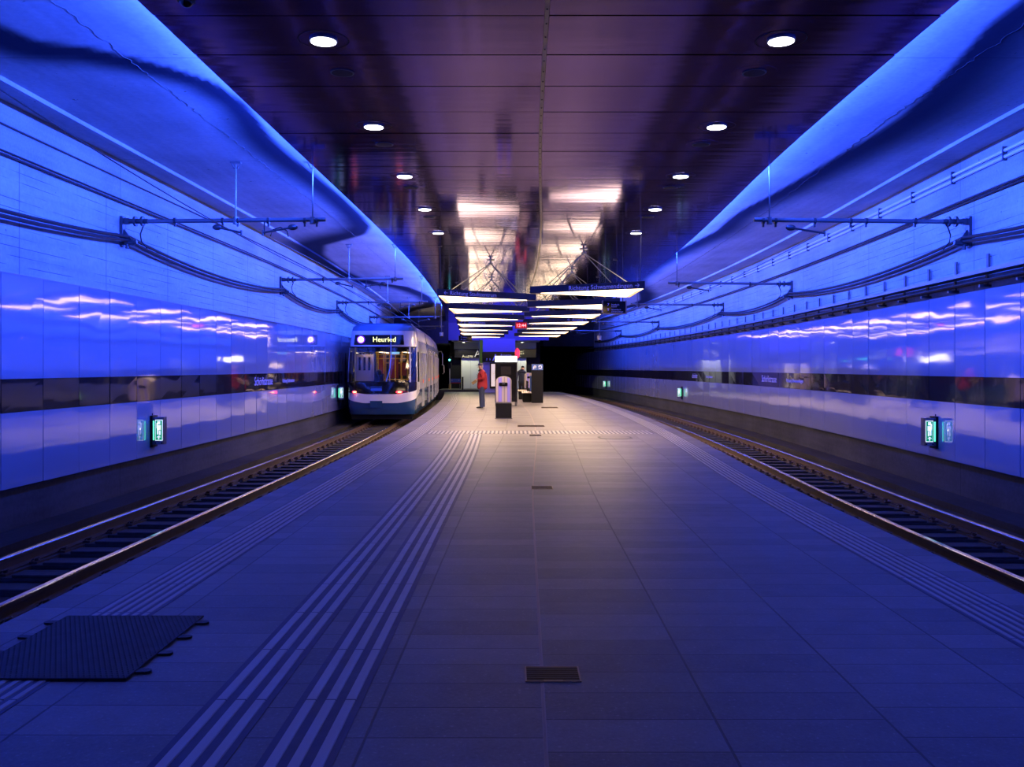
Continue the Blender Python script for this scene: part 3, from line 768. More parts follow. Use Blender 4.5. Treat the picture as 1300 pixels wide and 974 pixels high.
# cantilever arms
def arm(side, y, label, xend, detail, zt):
    fn, off = (LC, LW) if side < 0 else (RC, RW)
    xw = fn(y)+off+side*0.10
    o = empty('cantilever_arm', (xw, y, zt), label, 'catenary arm', 'catenary arms on the %s wall' % ('left' if side < 0 else 'right'))
    s = -side                                                    # direction into the hall
    L = abs(xend-xw)
    P = lambda a, yy, z: (s*a, yy, z)
    b = MB(); b.tube([P(0.42, 0, 0.0), P(L, 0, 0.03)], 0.036, 12); b.build('tube', M['steel'], o, smooth=True)
    b = MB()
    for a in (0.22, 0.34): b.tube([P(a, 0, 0), P(a+0.035, 0, 0)], 0.085, 16)
    b.tube([P(0.12, 0, 0), P(0.45, 0, 0)], 0.042, 12); b.build('insulator', M['dsteel'], o, smooth=True)
    b = MB()
    b.box(min(0, s*0.05), max(0, s*0.05), -0.07, 0.07, -0.42, 0.08)
    b.box(min(s*0.04, s*0.14), max(s*0.04, s*0.14), -0.03, 0.03, -0.05, 0.05)
    b.prism([(0.03, -0.10), (0.20, -0.34), (0.24, -0.40), (0.03, -0.40)], -0.012, 0.012, T=Matrix(((s,0,0,0),(0,0,1,0),(0,1,0,0),(0,0,0,1))))
    b.tube([P(0.05, 0, -0.36), P(0.26, 0, -0.34)], 0.035, 10); b.tube([P(0.10, 0, -0.38), P(0.10, 0, -0.46)], 0.03, 8)
    b.build('wall_bracket', M['dsteel'], o)
    b = MB(); b.tube([P(0.40, 0, -0.03), P(0.36, 0, -0.10), P(0.32, 0, -0.22), P(0.34, 0, -0.34), P(0.42, 0.05, -0.45)], 0.012, 8); b.build('jumper_cable', M['cable'], o, smooth=True)
    cl = [0.9, 1.7, 1.95, L*0.72, L-0.35, L-0.15] if detail else [1.2, L-0.3]
    for a in cl: b = MB(); b.tube([P(a-0.02, 0, 0.01), P(a+0.02, 0, 0.01)], 0.052, 12); b.box(*sorted((s*(a-0.015), s*(a+0.015))), -0.012, 0.012, -0.09, 0.0); b.build('clamp', M['dsteel'], o)
    hang = [L-0.25] if side > 0 else [L*0.56, L-0.22]
    for a in hang:
        x = s*a
        b = MB(); zt2 = ZS-zt
        b.cyl((x, 0, 0.02), 0.012, zt2-0.06, 8); b.box(x-0.09, x+0.09, -0.04, 0.04, zt2-0.02, zt2)
        b.tube([(x-0.07, 0, zt2-0.02), (x-0.035, 0, zt2-0.10), (x+0.035, 0, zt2-0.10), (x+0.07, 0, zt2-0.02)], 0.012, 6)
        b.cyl((x, 0, -0.05), 0.045, 0.12, 10)
        b.build('hanger_rod', M['steel'], o, smooth=True)
    if side < 0: sets = [(L*0.47, 0.40, 1), (L-0.55, 0.50, -1)]
    else: sets = [(L-0.60, 0.55, -1)]
    for a, l2, d in sets:
        b = MB(); b.ball((s*a, 0, -0.10), 0.085, 0.05, 0.05)
        b.tube([P(a, 0, -0.10), P(a+d*l2, 0.0, -0.19)], 0.018, 8)
        b.tube([P(a+d*l2, 0, -0.15), P(a+d*l2, 0, -0.24)], 0.016, 8)
        b.build('steady_arm', M['dsteel'], o, smooth=True)
    if side < 0:
        b = MB(); a = L*0.70
        b.tube([P(a, 0, 0), P(a, 0, -0.22)], 0.012, 8)
        b.tube([P(a+0.1, 0, -0.25), P(a+0.14, 0, -0.14), P(a+0.27, 0, -0.10), P(a+0.38, 0, -0.16), P(a+0.40, 0, -0.26)], 0.01, 8)
        b.build('jumper_loop', M['cable'], o, smooth=True)
    return o
lls = ['nearest grey cantilever arm on left wall, hung by two rods', 'second grey cantilever arm from front on left wall', 'third grey cantilever arm from front on left wall, before the tram roof',
       'fourth grey cantilever arm on left wall, low over the tram', 'farthest grey cantilever arm on left wall, behind the tram roof']
for y, lab in zip(AL, lls): arm(-1, y, lab, LC(y)+1.62, y < 20, EYE+2.45)
rls = ['nearest grey cantilever arm on right wall, hung by one rod', 'second grey cantilever arm from front on right wall', 'third grey cantilever arm on right wall',
       'fourth grey cantilever arm on right wall beside the hanging display', 'farthest grey cantilever arm on right wall']
for y, lab in zip(AR, rls): arm(1, y, lab, RC(y)-1.62, y < 20, EYE+2.38)

# escape signs on the walls
def escape_sign(side, y, label, zc):
    fn, off = (LC, LW) if side < 0 else (RC, RW)
    o = empty('escape_light', (fn(y)+off, y, zc), label, 'emergency light', 'green emergency lights on the cladding')
    s = -side; hh = 0.28
    b = MB(); b.box(*sorted((s*0.0, s*0.05)), -0.10, 0.14, -hh, hh); b.box(-0.01, 0.01, 0, 0.02, hh, hh+0.04)
    b.build('back_plate', M['black'], o, bevel=0.006)
    # slanted housing, sign face turned towards the platform end
    poly = [(0.05, -0.11), (0.10, -0.115), (0.24, -0.09), (0.24, 0.06), (0.05, 0.12)]
    b = MB(); b.prism([(s*px, py) for px, py in poly], -hh+0.05, hh-0.03); b.build('housing', M['dsteel'], o, bevel=0.004)
    # faces look towards -Y (the camera side)
    def face(x0, x1, y_, z0, z1, m, nm, th=0.004):
        b = MB(); b.box(*sorted((s*x0, s*x1)), y_-th, y_, z0, z1); return b.build(nm, m, o)
    face(0.065, 0.088, -0.113, -0.15, 0.19, M['greentube'], 'glowing_tube', 0.01)
    face(0.105, 0.235, -0.116, -0.16, 0.21, M['whiteglow'], 'sign_border')
    face(0.113, 0.227, -0.121, -0.148, 0.198, M['green'], 'sign_face')
    b = MB(); x = lambda t: s*t; yq = -0.126
    # vertical running figure, door and arrow
    b.box(*sorted((x(0.145), x(0.195))), yq, yq+0.004, 0.13, 0.185)
    b.box(*sorted((x(0.150), x(0.205))), yq, yq+0.004, 0.03, 0.115); b.box(*sorted((x(0.140), x(0.165))), yq, yq+0.004, -0.05, 0.06)
    b.box(*sorted((x(0.175), x(0.20))), yq, yq+0.004, -0.06, 0.02); b.box(*sorted((x(0.13), x(0.15))), yq, yq+0.004, 0.06, 0.15)
    b.box(*sorted((x(0.16), x(0.178))), yq, yq+0.004, -0.135, -0.10)
    b.add([(x(0.13), yq, -0.10), (x(0.208), yq, -0.10), (x(0.169), yq, -0.07)], [(0,1,2)])
    b.build('pictogram', M['whiteglow'], o)
    face(0.10, 0.24, -0.120, -0.225, -0.17, M['steel'], 'lower_cap', 0.01)
    face(0.10, 0.24, -0.120, 0.215, 0.245, M['steel'], 'upper_cap', 0.01)
    b = MB()
    for a in (0.115, 0.225): b.cyl((s*a, -0.132, -0.20), 0.014, 0.008, 8, 'y')
    b.build('screws', M['black'], o)
escape_sign(-1, 16.15, 'green emergency light on the left cladding near the front', EYE-1.13)
escape_sign(-1, 33.6, 'small green emergency light on the left cladding beside the tram', EYE-0.95)
escape_sign(1, 15.85, 'nearest green emergency light on the right cladding', EYE-1.13)
escape_sign(1, 41.5, 'second green emergency light along the right cladding', EYE-1.15)
escape_sign(1, 63.5, 'farthest small green emergency light on the right cladding', EYE-1.15)

# ================================================================== CEILING FITTINGS
ly = [8.55, 11.6, 14.6, 17.65, 20.75]
lxl = [-1.78, -1.77, -1.73, -1.70, -1.69]; lxr = [2.54, 2.62, 2.72, 2.79, 2.84]
names_ = ['nearest', 'second', 'third', 'fourth', 'fifth']
dproto = None
def downlight(x, y, label, r=0.118):
    o = empty('downlight', (x, y, ZC), label, 'ceiling light', 'round downlights in the metal ceiling')
    b = MB(); b.tube([(0, 0, 0.0), (0, 0, -0.003)], 0.235, 40); b.build('cover_ring', M['metalceil'], o)
    b = MB(); b.add([(rr*math.cos(2*PI*k/40), rr*math.sin(2*PI*k/40), -0.0045) for rr in (0.228, 0.240) for k in range(40)], [(k, (k+1)%40, 40+(k+1)%40, 40+k) for k in range(40)]); b.build('ring_gap', M['black'], o)
    b = MB(); b.cyl((0, 0, -0.022), 0.132, 0.022, 32); b.build('housing', M['steel'], o, smooth=True)
    b = MB(); b.cyl((0, 0, -0.026), r, 0.006, 32); b.build('lens', M['lamp'], o)
    return o
def add_spot(x, y, e=22):
    d = bpy.data.lights.new('downlight_beam', 'SPOT'); d.energy = e; d.color = (0.72, 0.62, 1.0); d.spot_size = R(110); d.spot_blend = 0.8; d.shadow_soft_size = 0.1
    lo = bpy.data.objects.new('downlight_beam', d); C.objects.link(lo); lo.location = (x, y, ZC-0.05)
d0 = None
for i, y in enumerate(ly):
    for sd, xs in (('left', lxl), ('right', lxr)):
        lab = '%s round white downlight in the %s row of the metal ceiling' % (names_[i], sd)
        if d0 is None: o = d0 = downlight(xs[i], y, lab)
        else: o = copy_tree(d0); o.location = (xs[i], y, ZC); o['label'] = lab
        add_spot(xs[i], y)
for y, x1, x2 in ((5.5, -1.8, 2.45), (2.4, -1.82, 2.4), (-0.7, -1.85, 2.4), (-3.8, -1.9, 2.4)): add_spot(x1, y); add_spot(x2, y)
vp = None
for i, y in enumerate([9.5, 12.55, 15.55, 18.6]):
    for sd, xs in (('left', lxl), ('right', lxr)):
        lab = '%s dark round vent behind a downlight in the %s ceiling row' % (names_[i], sd)
        if vp is None:
            o = vp = empty('ceiling_vent', (xs[i], y, ZC), lab, 'vent', 'round ceiling vents')
            b = MB(); b.tube([(0, 0, 0), (0, 0, -0.003)], 0.235, 40); b.build('cover_ring', M['metalceil'], o)
            b = MB(); b.cyl((0, 0, -0.012), 0.125, 0.012, 28); b.build('rim', M['dsteel'], o)
            b = MB(); b.cyl((0, 0, -0.014), 0.108, 0.004, 28); b.build('opening', M['black'], o)
        else: o = copy_tree(vp); o.location = (xs[i], y, ZC); o['label'] = lab
e = empty('dome_camera', (-2.74, 7.62, ZC), 'small dark dome camera at the top edge of the metal ceiling', 'camera')
b = MB(); b.ball((0, 0, -0.01), 0.06, 0.06, 0.06); b.build('dome', M['blackgloss'], e, smooth=True)
b = MB(); b.cyl((0, 0, -0.02), 0.075, 0.02, 20); b.build('base', M['black'], e)

# ================================================================== WEDGE LIGHT BEAMS
ZU, ZT = EYE+1.80, EYE+1.985
WING = 200
def wedge(side, xo, yo, label, face=None, size=0.15):
    o = empty('light_wing', (xo, yo, ZU), label, 'ceiling light', 'wedge shaped light wings over the platform')
    s = -side                                   # tip direction in X
    LX = 2.53 if side < 0 else 2.60; LY = 1.6 if side < 0 else 1.35; D = 2.45
    A = (0, 0); B_ = (s*LX, LY); Cc = (s*LX, LY+0.22); Dd = (0, D)
    H = ZT-ZU
    b = MB(); b.prism([A, B_, Cc, Dd], 0.012, H); b.build('housing', M['tblackblue'], o, bevel=0.006)
    def inner(t):  # inset outline
        cx = (A[0]+B_[0]+Cc[0]+Dd[0])/4; cy = (A[1]+B_[1]+Cc[1]+Dd[1])/4
        return [(x+(cx-x)*t, y+(cy-y)*t) for x, y in (A, B_, Cc, Dd)]
    I = inner(0.03); tx, ty = B_[0]*0.90, B_[1]*0.90
    I = [I[0], (tx, ty+0.03), (tx, ty+0.06), I[3]]
    b = MB(); b.prism(I, 0.0, 0.010)
    b.build('light_panel', M['warm'], o)
    I2 = inner(0.36); b = MB(); b.prism(I2, H, H+0.012); b.build('uplight_panel', M['warmtop'], o)
    b = MB(); e1, e2 = I[0], I[3]; w_ = s*0.13
    b.add([(e1[0], e1[1], -0.002), (e1[0]+w_, e1[1]+0.30, -0.02), (e2[0]+w_, e2[1]-0.28, -0.02), (e2[0], e2[1], -0.002)], [(0,1,2,3)])
    b.build('end_reflector', M['warmedge'], o)
    d = bpy.data.lights.new('wing_light', 'AREA'); d.shape = 'RECTANGLE'; d.size = 1.6; d.size_y = 1.0; d.energy = WING; d.color = (1.0, 0.68, 0.46); d.spread = R(158)
    lo = bpy.data.objects.new('wing_light', d); C.objects.link(lo); lo.location = (s*LX*0.36, 1.25, -0.03); lo.parent = o
    # suspension
    ap = Vector((s*LX*0.45, 2.95, ZC-ZU-0.10)) if side > 0 else Vector((s*LX*0.50, 3.3, ZC-ZU-0.10))
    b = MB(); b.cyl((ap.x, ap.y, ap.z), 0.03, 0.10, 8); b.cyl((ap.x, ap.y, ap.z+0.085), 0.11, 0.015, 16); b.cyl((ap.x, ap.y, ap.z-0.02), 0.075, 0.03, 12)
    b.build('ceiling_mount', M['steel'], o)
    for q in ((s*LX*0.12, 0.45), (s*LX*0.85, LY-0.02), (s*LX*0.16, D-0.45), (s*LX*0.80, LY+0.28)):
        b = MB(); b.tube([ap, (q[0], q[1], H)], 0.013, 8); b.box(q[0]-0.05, q[0]+0.05, q[1]-0.03, q[1]+0.03, H-0.002, H+0.02); b.build('stay_rod', M['steel'], o)
    b = MB(); q = (s*0.08, 0.25)
    b.tube([(q[0], q[1], H), (q[0]-s*0.03, q[1]+0.02, ZC-ZU)], 0.010, 8); b.box(q[0]-0.08, q[0]+0.02, q[1]-0.02, q[1]+0.06, ZC-ZU-0.02, ZC-ZU); b.build('hanger_rod', M['dsteel'], o)
    if face:
        ang = math.atan2(LY, s*LX)
        if side < 0:
            t0 = 0.06; px, py = B_[0]*t0, B_[1]*t0; rot = (R(90), 0, math.atan2(B_[1], B_[0])); al = 'LEFT'
        else:
            t0 = 0.04; px, py = B_[0]*t0, B_[1]*t0; rot = (R(90), 0, math.atan2(-B_[1], -B_[0])); al = 'RIGHT'
        text('lettering', face, size, (px-0.0, py-0.012, 0.045), rot, M['blueglow_let'], o, al)
        # arrow
        aw = MB(); uu = Vector((math.cos(rot[2]), math.sin(rot[2]), 0))
    return o
M['tblackblue'] = simple('dark navy sheet metal', (0.045, 0.045, 0.10), 0.35)
lxo = [-1.88, -1.96, -2.06, -2.28, -2.5, -2.72, -2.98]; rxo = [3.04, 3.06, 3.03, 3.05, 2.94, 2.87, 2.73]
ftl = {0: '← Richtung Stadtzentrum', 3: '1  2   Schörlistrasse'}; ftr = {0: 'Richtung Schwamendingen →', 3: '↑  Ausgang A'}
od = ['nearest', 'second', 'third', 'fourth', 'fifth', 'sixth', 'farthest']
for i in range(7):
    wedge(-1, lxo[i], 22.75+4.9*i, '%s warm glowing wedge light in the left hanging row%s' % (od[i], ', lettered Richtung Stadtzentrum' if i == 0 else ''), ftl.get(i))
    wedge(1, rxo[i], 20.7+4.95*i, '%s warm glowing wedge light in the right hanging row%s' % (od[i], ', lettered Richtung Schwamendingen' if i == 0 else ''), ftr.get(i))

# departure displays hung between the wings
def display(x0, x1, z0, z1, y, label, rows, open_bottom=True):
    o = empty('departure_display', ((x0+x1)/2, y, z0), label, 'display', 'hanging departure displays')
    b = MB(); b.box(x0+0.03, x1-0.03, y, y+0.12, z0+0.03, z1-0.02); lb(b, 'screen', M['blackgloss'], o)
    b = MB(); t = 0.03
    b.box(x0, x0+t, y-0.02, y+0.14, z0, z1); b.box(x1-t, x1, y-0.02, y+0.14, z0, z1); b.box(x0, x1, y-0.02, y+0.14, z0, z0+t)
    lb(b, 'frame', M['stripes_tan'], o)
    b = MB()
    for x in (x0+0.1, x1-0.1): b.cyl((x, y+0.06, z1-0.03), 0.012, ZC-z1+0.03, 8)
    lb(b, 'hanger_rod', M['dsteel'], o)
    h = (z1-z0-0.1)/len(rows)
    for k, (n_, t1, t2) in enumerate(rows):
        zz = z1-0.06-h*(k+1)
        if n_: local_text('lettering', n_, h*0.75, (x0+0.14, y-0.004, zz+0.05), o, M['blueglow_let'])
        local_text('lettering', t1, h*0.42, (x0+0.14+h*0.8, y-0.004, zz+h*0.45), o, M['blueglow_let'])
        if t2: local_text('lettering', t2, h*0.34, (x0+0.14+h*0.8, y-0.004, zz+h*0.08), o, M['blueglow_let'])
display(2.52, 3.20, EYE+1.50, EYE+1.88, 25.3, 'dark display with pale frame showing lines 7 and 9, right row', [('7', 'Stettbach', 'Bahnhof'), ('9', 'Hirzenbach', 'Schwamendingen')])
display(-3.08, -2.30, EYE+1.50, EYE+1.86, 52.0, 'small framed display at the far end of the left light row', [('7', 'Wollishofen', None), ('9', 'Heuried', None)])
# clock
ck = empty('platform_clock', (0.37, 36.6, EYE+1.60), 'red digital clock reading 12:44 hung among the light wings', 'clock')
b = MB(); b.box(0.12, 0.62, 36.6, 36.72, EYE+1.57, EYE+1.86); lb(b, 'case', M['stripes_grey'], ck, bevel=0.008)
b = MB(); b.box(0.145, 0.595, 36.585, 36.60, EYE+1.595, EYE+1.835); lb(b, 'screen', M['red_face'], ck)
local_text('digits', '12:44', 0.185, (0.37, 36.578, EYE+1.65), ck, M['red_led'], 'CENTER', xs=0.92)
b = MB(); b.cyl((0.2, 36.66, EYE+1.86), 0.012, ZC-EYE-1.86, 8); b.cyl((0.54, 36.66, EYE+1.86), 0.012, ZC-EYE-1.86, 8); lb(b, 'hanger_rod', M['dsteel'], ck)
# loudspeaker / camera cylinders hanging near the ceiling edges
for x, y, z, lab in ((-3.62, 46.5, EYE+1.72, 'small pale camera hanging at the left ceiling edge above the tram'), (4.15, 43.0, EYE+1.42, 'small pale camera hanging right of the light wings')):
    e = empty('hanging_camera', (x, y, z), lab, 'camera', 'cameras hanging from the ceiling edges')
    b = MB(); b.cyl((0, 0, 0.06), 0.014, ZS-z-0.06, 8); b.build('hanger_rod', M['steel'], e)
    b = MB(); b.cyl((0, 0, -0.10), 0.09, 0.2, 16, r2=0.10); b.build('housing', M['white'], e, smooth=True)
    b = MB(); b.ball((0, 0, -0.11), 0.07, 0.07, 0.06); b.build('lens_dome', M['blackgloss'], e, smooth=True)

# ================================================================== PLATFORM FITTINGS
# cover plate
cp = empty('cover_plate', (-2.48, 5.36, 0.0), 'dark dimpled cover plate over the platform edge, bottom left', 'cover plate')
b = MB(); b.box(-2.93, -2.03, 4.76, 5.97, 0.008, 0.018); lb(b, 'plate', M['plate'] if 'plate' in M else simple('dark tread plate', (0.008, 0.008, 0.01), 0.6, 0.0, spec=0.2), cp, bevel=0.003)
b = MB(); ny = 40; nx = 30
for i in range(ny):
    for j in range(nx):
        x = -2.915 + 0.03*j + (0.015 if i % 2 else 0); y = 4.775 + 0.03*i
        if x > -2.045: continue
        b.add([(x-0.009, y-0.004, 0.018), (x+0.009, y-0.004, 0.018), (x+0.009, y+0.004, 0.018), (x-0.009, y+0.004, 0.018), (x, y, 0.0225)], [(0,1,4),(1,2,4),(2,3,4),(3,0,4)])
lb(b, 'tread_pattern', simple('worn tread steel', (0.03, 0.025, 0.02), 0.5, 0.2), cp)
for k in range(4):
    for sx in (-1, 1):
        x = -2.03 if sx > 0 else -2.93; y = 4.90+0.31*k
        b = MB(); b.box(*sorted((x, x+sx*0.055)), y-0.03, y+0.03, 0.003, 0.014); b.cyl((x+sx*0.05, y, 0.003), 0.03, 0.012, 12); lb(b, 'fixing_tab', M['black'], cp)
# drain grates
def grate(x0, x1, y0, y1, label, bars):
    o = empty('drain_grate', ((x0+x1)/2, (y0+y1)/2, 0.0), label, 'drain grate', 'drain grates in the paving')
    b = MB(); t = 0.008
    b.box(x0, x1, y0, y0+t, 0.001, 0.006); b.box(x0, x1, y1-t, y1, 0.001, 0.006); b.box(x0, x0+t, y0, y1, 0.001, 0.006); b.box(x1-t, x1, y0, y1, 0.001, 0.006)
    lb(b, 'frame', simple('bronze frame', (0.22, 0.15, 0.11), 0.4, 0.5), o)
    b = MB(); b.box(x0+t, x1-t, y0+t, y1-t, 0.0008, 0.0015); lb(b, 'drain_pit', M['black'], o)
    b = MB(); n = bars
    for k in range(n):
        y = y0+t+(y1-y0-2*t)*(k+0.5)/n; b.box(x0+t, x1-t, y-0.0035, y+0.0035, 0.0015, 0.005)
    b.box((x0+x1)/2-0.05, (x0+x1)/2+0.05, y0+t, y0+0.03, 0.0015, 0.005)
    lb(b, 'bars', simple('bronze bars', (0.09, 0.06, 0.05), 0.35, 0.6), o)
grate(0.07, 0.365, 4.75, 4.99, 'nearest bronze drain grate on the centre seam', 7)
grate(0.26, 0.56, 12.3, 12.6, 'second bronze drain grate on the centre seam', 7)
grate(0.42, 0.72, 21.9, 22.25, 'small drain grate just before the cross guide strip', 6)
grate(0.15, 0.92, 25.3, 25.9, 'wide drain grate just beyond the cross guide strip', 9)
grate(1.20, 1.90, 36.9, 38.0, 'wide drain grate right of the black pillar signs foreground', 9)
# oval manhole
mh = empty('manhole_cover', (2.43, 21.4, 0.0), 'rounded manhole cover in paving right of centre', 'manhole cover')
def rrect(x0, x1, y0, y1, r, n=6):
    out = []
    for cx, cy, a0 in ((x1-r, y1-r, 0), (x0+r, y1-r, 90), (x0+r, y0+r, 180), (x1-r, y0+r, 270)):
        for k in range(n+1): a = R(a0+90*k/n); out.append((cx+r*math.cos(a), cy+r*math.sin(a)))
    return out
b = MB(); b.prism(rrect(2.03, 2.83, 20.95, 21.85, 0.3), 0.0008, 0.003); lb(b, 'frame', M['black'], mh)
b = MB(); b.prism(rrect(2.09, 2.77, 21.02, 21.78, 0.26), 0.003, 0.005); lb(b, 'lid', simple('manhole infill', (0.09, 0.085, 0.085), 0.6), mh)

# litter bin
def arch(w_, z0, z1, y0, y1, n=14):
    r = w_/2*0.95; pts = [(-w_/2, z0), (w_/2, z0)]
    h = 0.17
    for k in range(n+1): a = PI*k/n; pts.append((w_/2*math.cos(a), z1-h+h*math.sin(a)**0.8 if 0 < k < n else z1-h))
    return pts
def YZ(b, pts, y0, y1, mi=0, dx=0):
    n = len(pts); vs = [(x+dx, y0, z) for x, z in pts]+[(x+dx, y1, z) for x, z in pts]
    b.add(vs, [tuple(range(n)), tuple(range(2*n-1, n-1, -1))]+[(i, (i+1)%n, n+(i+1)%n, n+i) for i in range(n)], mi)
def bin_(x, y, label, ang=0, w_=0.52, top='stripes'):
    o = empty('litter_bin', (x, y, 0), label, 'litter bin', 'litter bins on the platform'); o.rotation_euler = (0, 0, ang)
    b = MB(); b.box(-w_/2, w_/2, 0.0, 0.50, 0.02, 0.50); b.build('base', M['black'], o, bevel=0.01)
    b = MB(); b.box(-w_/2-0.02, w_/2+0.02, -0.03, 0.53, 0.0, 0.02); b.build('foot_plate', M['dsteel'], o)
    b = MB(); YZ(b, arch(w_-0.01, 0.53, 1.37, 0, 0), 0.02, 0.48); b.build('hood', M['stripes_grey'], o, bevel=0.006)
    b = MB()
    for k in range(9): b.box(-w_/2+0.03+k*(w_-0.06)/8-0.008, -w_/2+0.03+k*(w_-0.06)/8+0.008, 0.02, 0.10, 0.50, 0.53)
    b.build('spacer', M['steel'], o)
    ws = [(-0.24, -0.18, 'stripes_tan'), (-0.17, -0.06, 'stripes_violet'), (-0.05, 0.0, 'stripes_tan'), (0.0, 0.045, 'stripes_grey'), (0.05, 0.11, 'stripes_tan'), (0.12, 0.21, 'stripes_violet'), (0.215, 0.245, 'stripes_grey')]
    prof = arch(w_-0.03, 0.54, 1.355, 0, 0)
    def top_at(x_):
        h = 0.17; t = max(-1, min(1, x_/((w_-0.03)/2))); a = math.acos(t); return 1.355-h+h*math.sin(a)**0.8 if abs(t) < 1 else 1.355-h
    for a_, c_, mt in ws:
        m_ = 5; pts = [(a_, 0.545), (c_, 0.545)]+[(c_+(a_-c_)*k/m_, top_at(c_+(a_-c_)*k/m_)) for k in range(m_+1)]
        b = MB(); YZ(b, pts, 0.008, 0.02); b.build('stripe', M[mt], o)
    b = MB(); b.prism(rrect(-0.15, 0.13, 1.06, 1.17, 0.03), -0.012, 0.012, T=Matrix(((1,0,0,0),(0,0,1,0),(0,1,0,0),(0,0,0,1)))); b.build('slot_frame', M['blackgloss'], o)
    b = MB(); b.box(-0.05, 0.04, -0.016, -0.011, 1.12, 1.135); b.build('slot_label', M['steel'], o)
    return o
bin_(-0.27, 29.3, 'arched litter bin with violet and tan stripes on black base')
bin_(1.0, 50.5, 'distant arched litter bin with pale hood left of the black pillar sign', ang=R(8))

# ticket machine with back-lit head
km = empty('ticket_machine', (-0.26, 39.0, 0), 'tall black ticket machine with glowing white head behind the bin', 'ticket machine')
b = MB(); b.box(-0.47, 0.47, 0, 0.75, 0.18, 1.90); b.build('cabinet', M['black'], km, bevel=0.012)
b = MB(); b.box(-0.43, 0.43, -0.012, 0.0, 0.25, 1.82); b.build('glass_front', M['blackgloss'], km)
b = MB(); b.box(-0.47, 0.47, -0.02, 0.77, 1.90, 2.15); b.build('light_head', simple('glowing head box', (1,1,1), 0.5, emit=(1.0, 0.97, 0.98), es=3.2), km, bevel=0.008)
b = MB(); b.box(-0.49, 0.49, -0.03, 0.78, 2.15, 2.17); b.build('top_cap', M['dsteel'], km)
for x in (-0.44, 0.40): 
    b = MB(); b.box(x-0.02, x+0.07, 0.0, 0.70, 0.0, 0.18); b.build('leg', M['dsteel'], km)
b = MB(); b.box(-0.22, 0.22, -0.018, -0.012, 1.35, 1.70); b.build('screen', simple('dim screen', (0.02, 0.018, 0.018), 0.1), km)
# round red sign standing behind
rs = empty('round_sign', (0.22, 41.2, 0), 'round glowing red sign edge on beside the white head', 'sign')
b = MB(); b.cyl((0, 0, 0), 0.025, 2.62, 10); b.build('pole', M['dsteel'], rs)
b = MB(); T_ = Matrix.Translation((0.02, 0, 2.31)) @ Matrix.Rotation(R(68), 4, 'Z'); 
pts = [T_ @ Vector((0, -0.03, 0)), T_ @ Vector((0, 0.03, 0))]
b.tube(pts, 0.23, 32); b.build('disc', M['redsign'], rs)

# black pillar sign with two blue plates
ps = empty('information_pillar', (1.19, 42.5, 0), 'black information pillar with two blue pictogram plates on top', 'sign')
b = MB(); b.box(-0.27, 0.27, 0, 0.45, 0, 1.83); b.build('pillar_body', M['black'], ps, bevel=0.01)
for x, ch in ((-0.135, 'p'), (0.135, 'i')):
    b = MB(); b.box(x-0.125, x+0.125, -0.012, 0.0, 1.54, 1.81); pl = b.build('plate', M['signblue'], ps)
    if ch == 'p': 
        b = MB(); b.tube([(x+0.02, -0.02, 1.69), (x+0.02, -0.012, 1.69)], 0.06, 16); b.box(x-0.06, x-0.02, -0.018, -0.012, 1.58, 1.70); b.build('pictogram', M['white'], ps)
        b = MB(); b.box(x-0.01, x+0.05, -0.024, -0.02, 1.665, 1.71); b.build('pictogram_centre', M['signblue'], ps)
    else:
        b = MB(); b.tube([(x, -0.02, 1.68), (x, -0.012, 1.68)], 0.085, 20); b.build('pictogram', M['white'], ps)
        b = MB(); b.tube([(x, -0.026, 1.68), (x, -0.02, 1.68)], 0.05, 16); b.box(x-0.1, x, -0.026, -0.02, 1.66, 1.69); b.build('pictogram_centre', M['signblue'], ps)
# bench running back from the pillar
def bench(x, y, L, label):
    o = empty('platform_bench', (x, y, 0), label, 'bench', 'benches behind the information pillar')
    b = MB(); n = 5
    for k in range(n): b.box(-0.24+0.1*k, -0.16+0.1*k, 0, L, 0.43, 0.46)
    b.build('seat', M['cream'], o)
    b = MB()
    for k in range(3): b.box(0.26, 0.29, 0, L, 0.55+0.14*k, 0.66+0.14*k)
    b.build('backrest', M['black'], o)
    for yy in (0.25, L/2, L-0.25):
        b = MB(); b.box(-0.2, 0.22, yy-0.05, yy+0.05, 0, 0.43); b.box(0.22, 0.27, yy-0.03, yy+0.03, 0.3, 0.95); b.build('leg', M['black'], o)
    return o
bench(0.72, 43.2, 2.6, 'dark bench with pale slats just left of the black pillar')
bench(0.55, 46.8, 2.6, 'second dark bench behind the first, left of the pillar')
b = MB(); b.box(0.86, 0.92, 43.0, 43.5, 0.55, 1.25); b.box(0.85, 0.93, 42.98, 43.52, 1.25, 1.27)
tag(b.build('notice_board', M['signblue'], bevel=0.01), 'small dark blue notice board on the left side of black pillar', 'notice board')

# signal post, barrier, bollard at far end
sg = empty('signal_post', (-4.42, 64.2, 0.14), 'thin signal post with glowing green lamp at far left platform end', 'signal')
b = MB(); b.cyl((0, 0, 0), 0.04, 1.75, 10); b.build('pole', M['cream'], sg)
b = MB(); b.box(-0.12, 0.12, -0.05, 0.12, 1.45, 2.3); b.build('signal_head', M['black'], sg, bevel=0.01)
b = MB(); b.cyl((0, -0.075, 2.06), 0.06, 0.03, 16, 'y'); b.build('lens', M['traffic'], sg)
b = MB(); b.cyl((0, 0, 0), 0.075, 0.35, 10); b.build('foot', simple('yellow foot', (0.6, 0.4, 0.15), 0.5), sg)
br = empty('barrier_board', (-3.95, 63.6, 0.14), 'blue barrier board with red lower stripe beside the signal post', 'barrier')
b = MB(); b.box(-0.36, 0.34, 0, 0.04, 0.45, 0.74); b.build('board', M['signblue'], br)
b = MB(); b.box(-0.36, 0.34, -0.01, 0.0, 0.40, 0.48); b.build('red_stripe', M['jacket'], br)
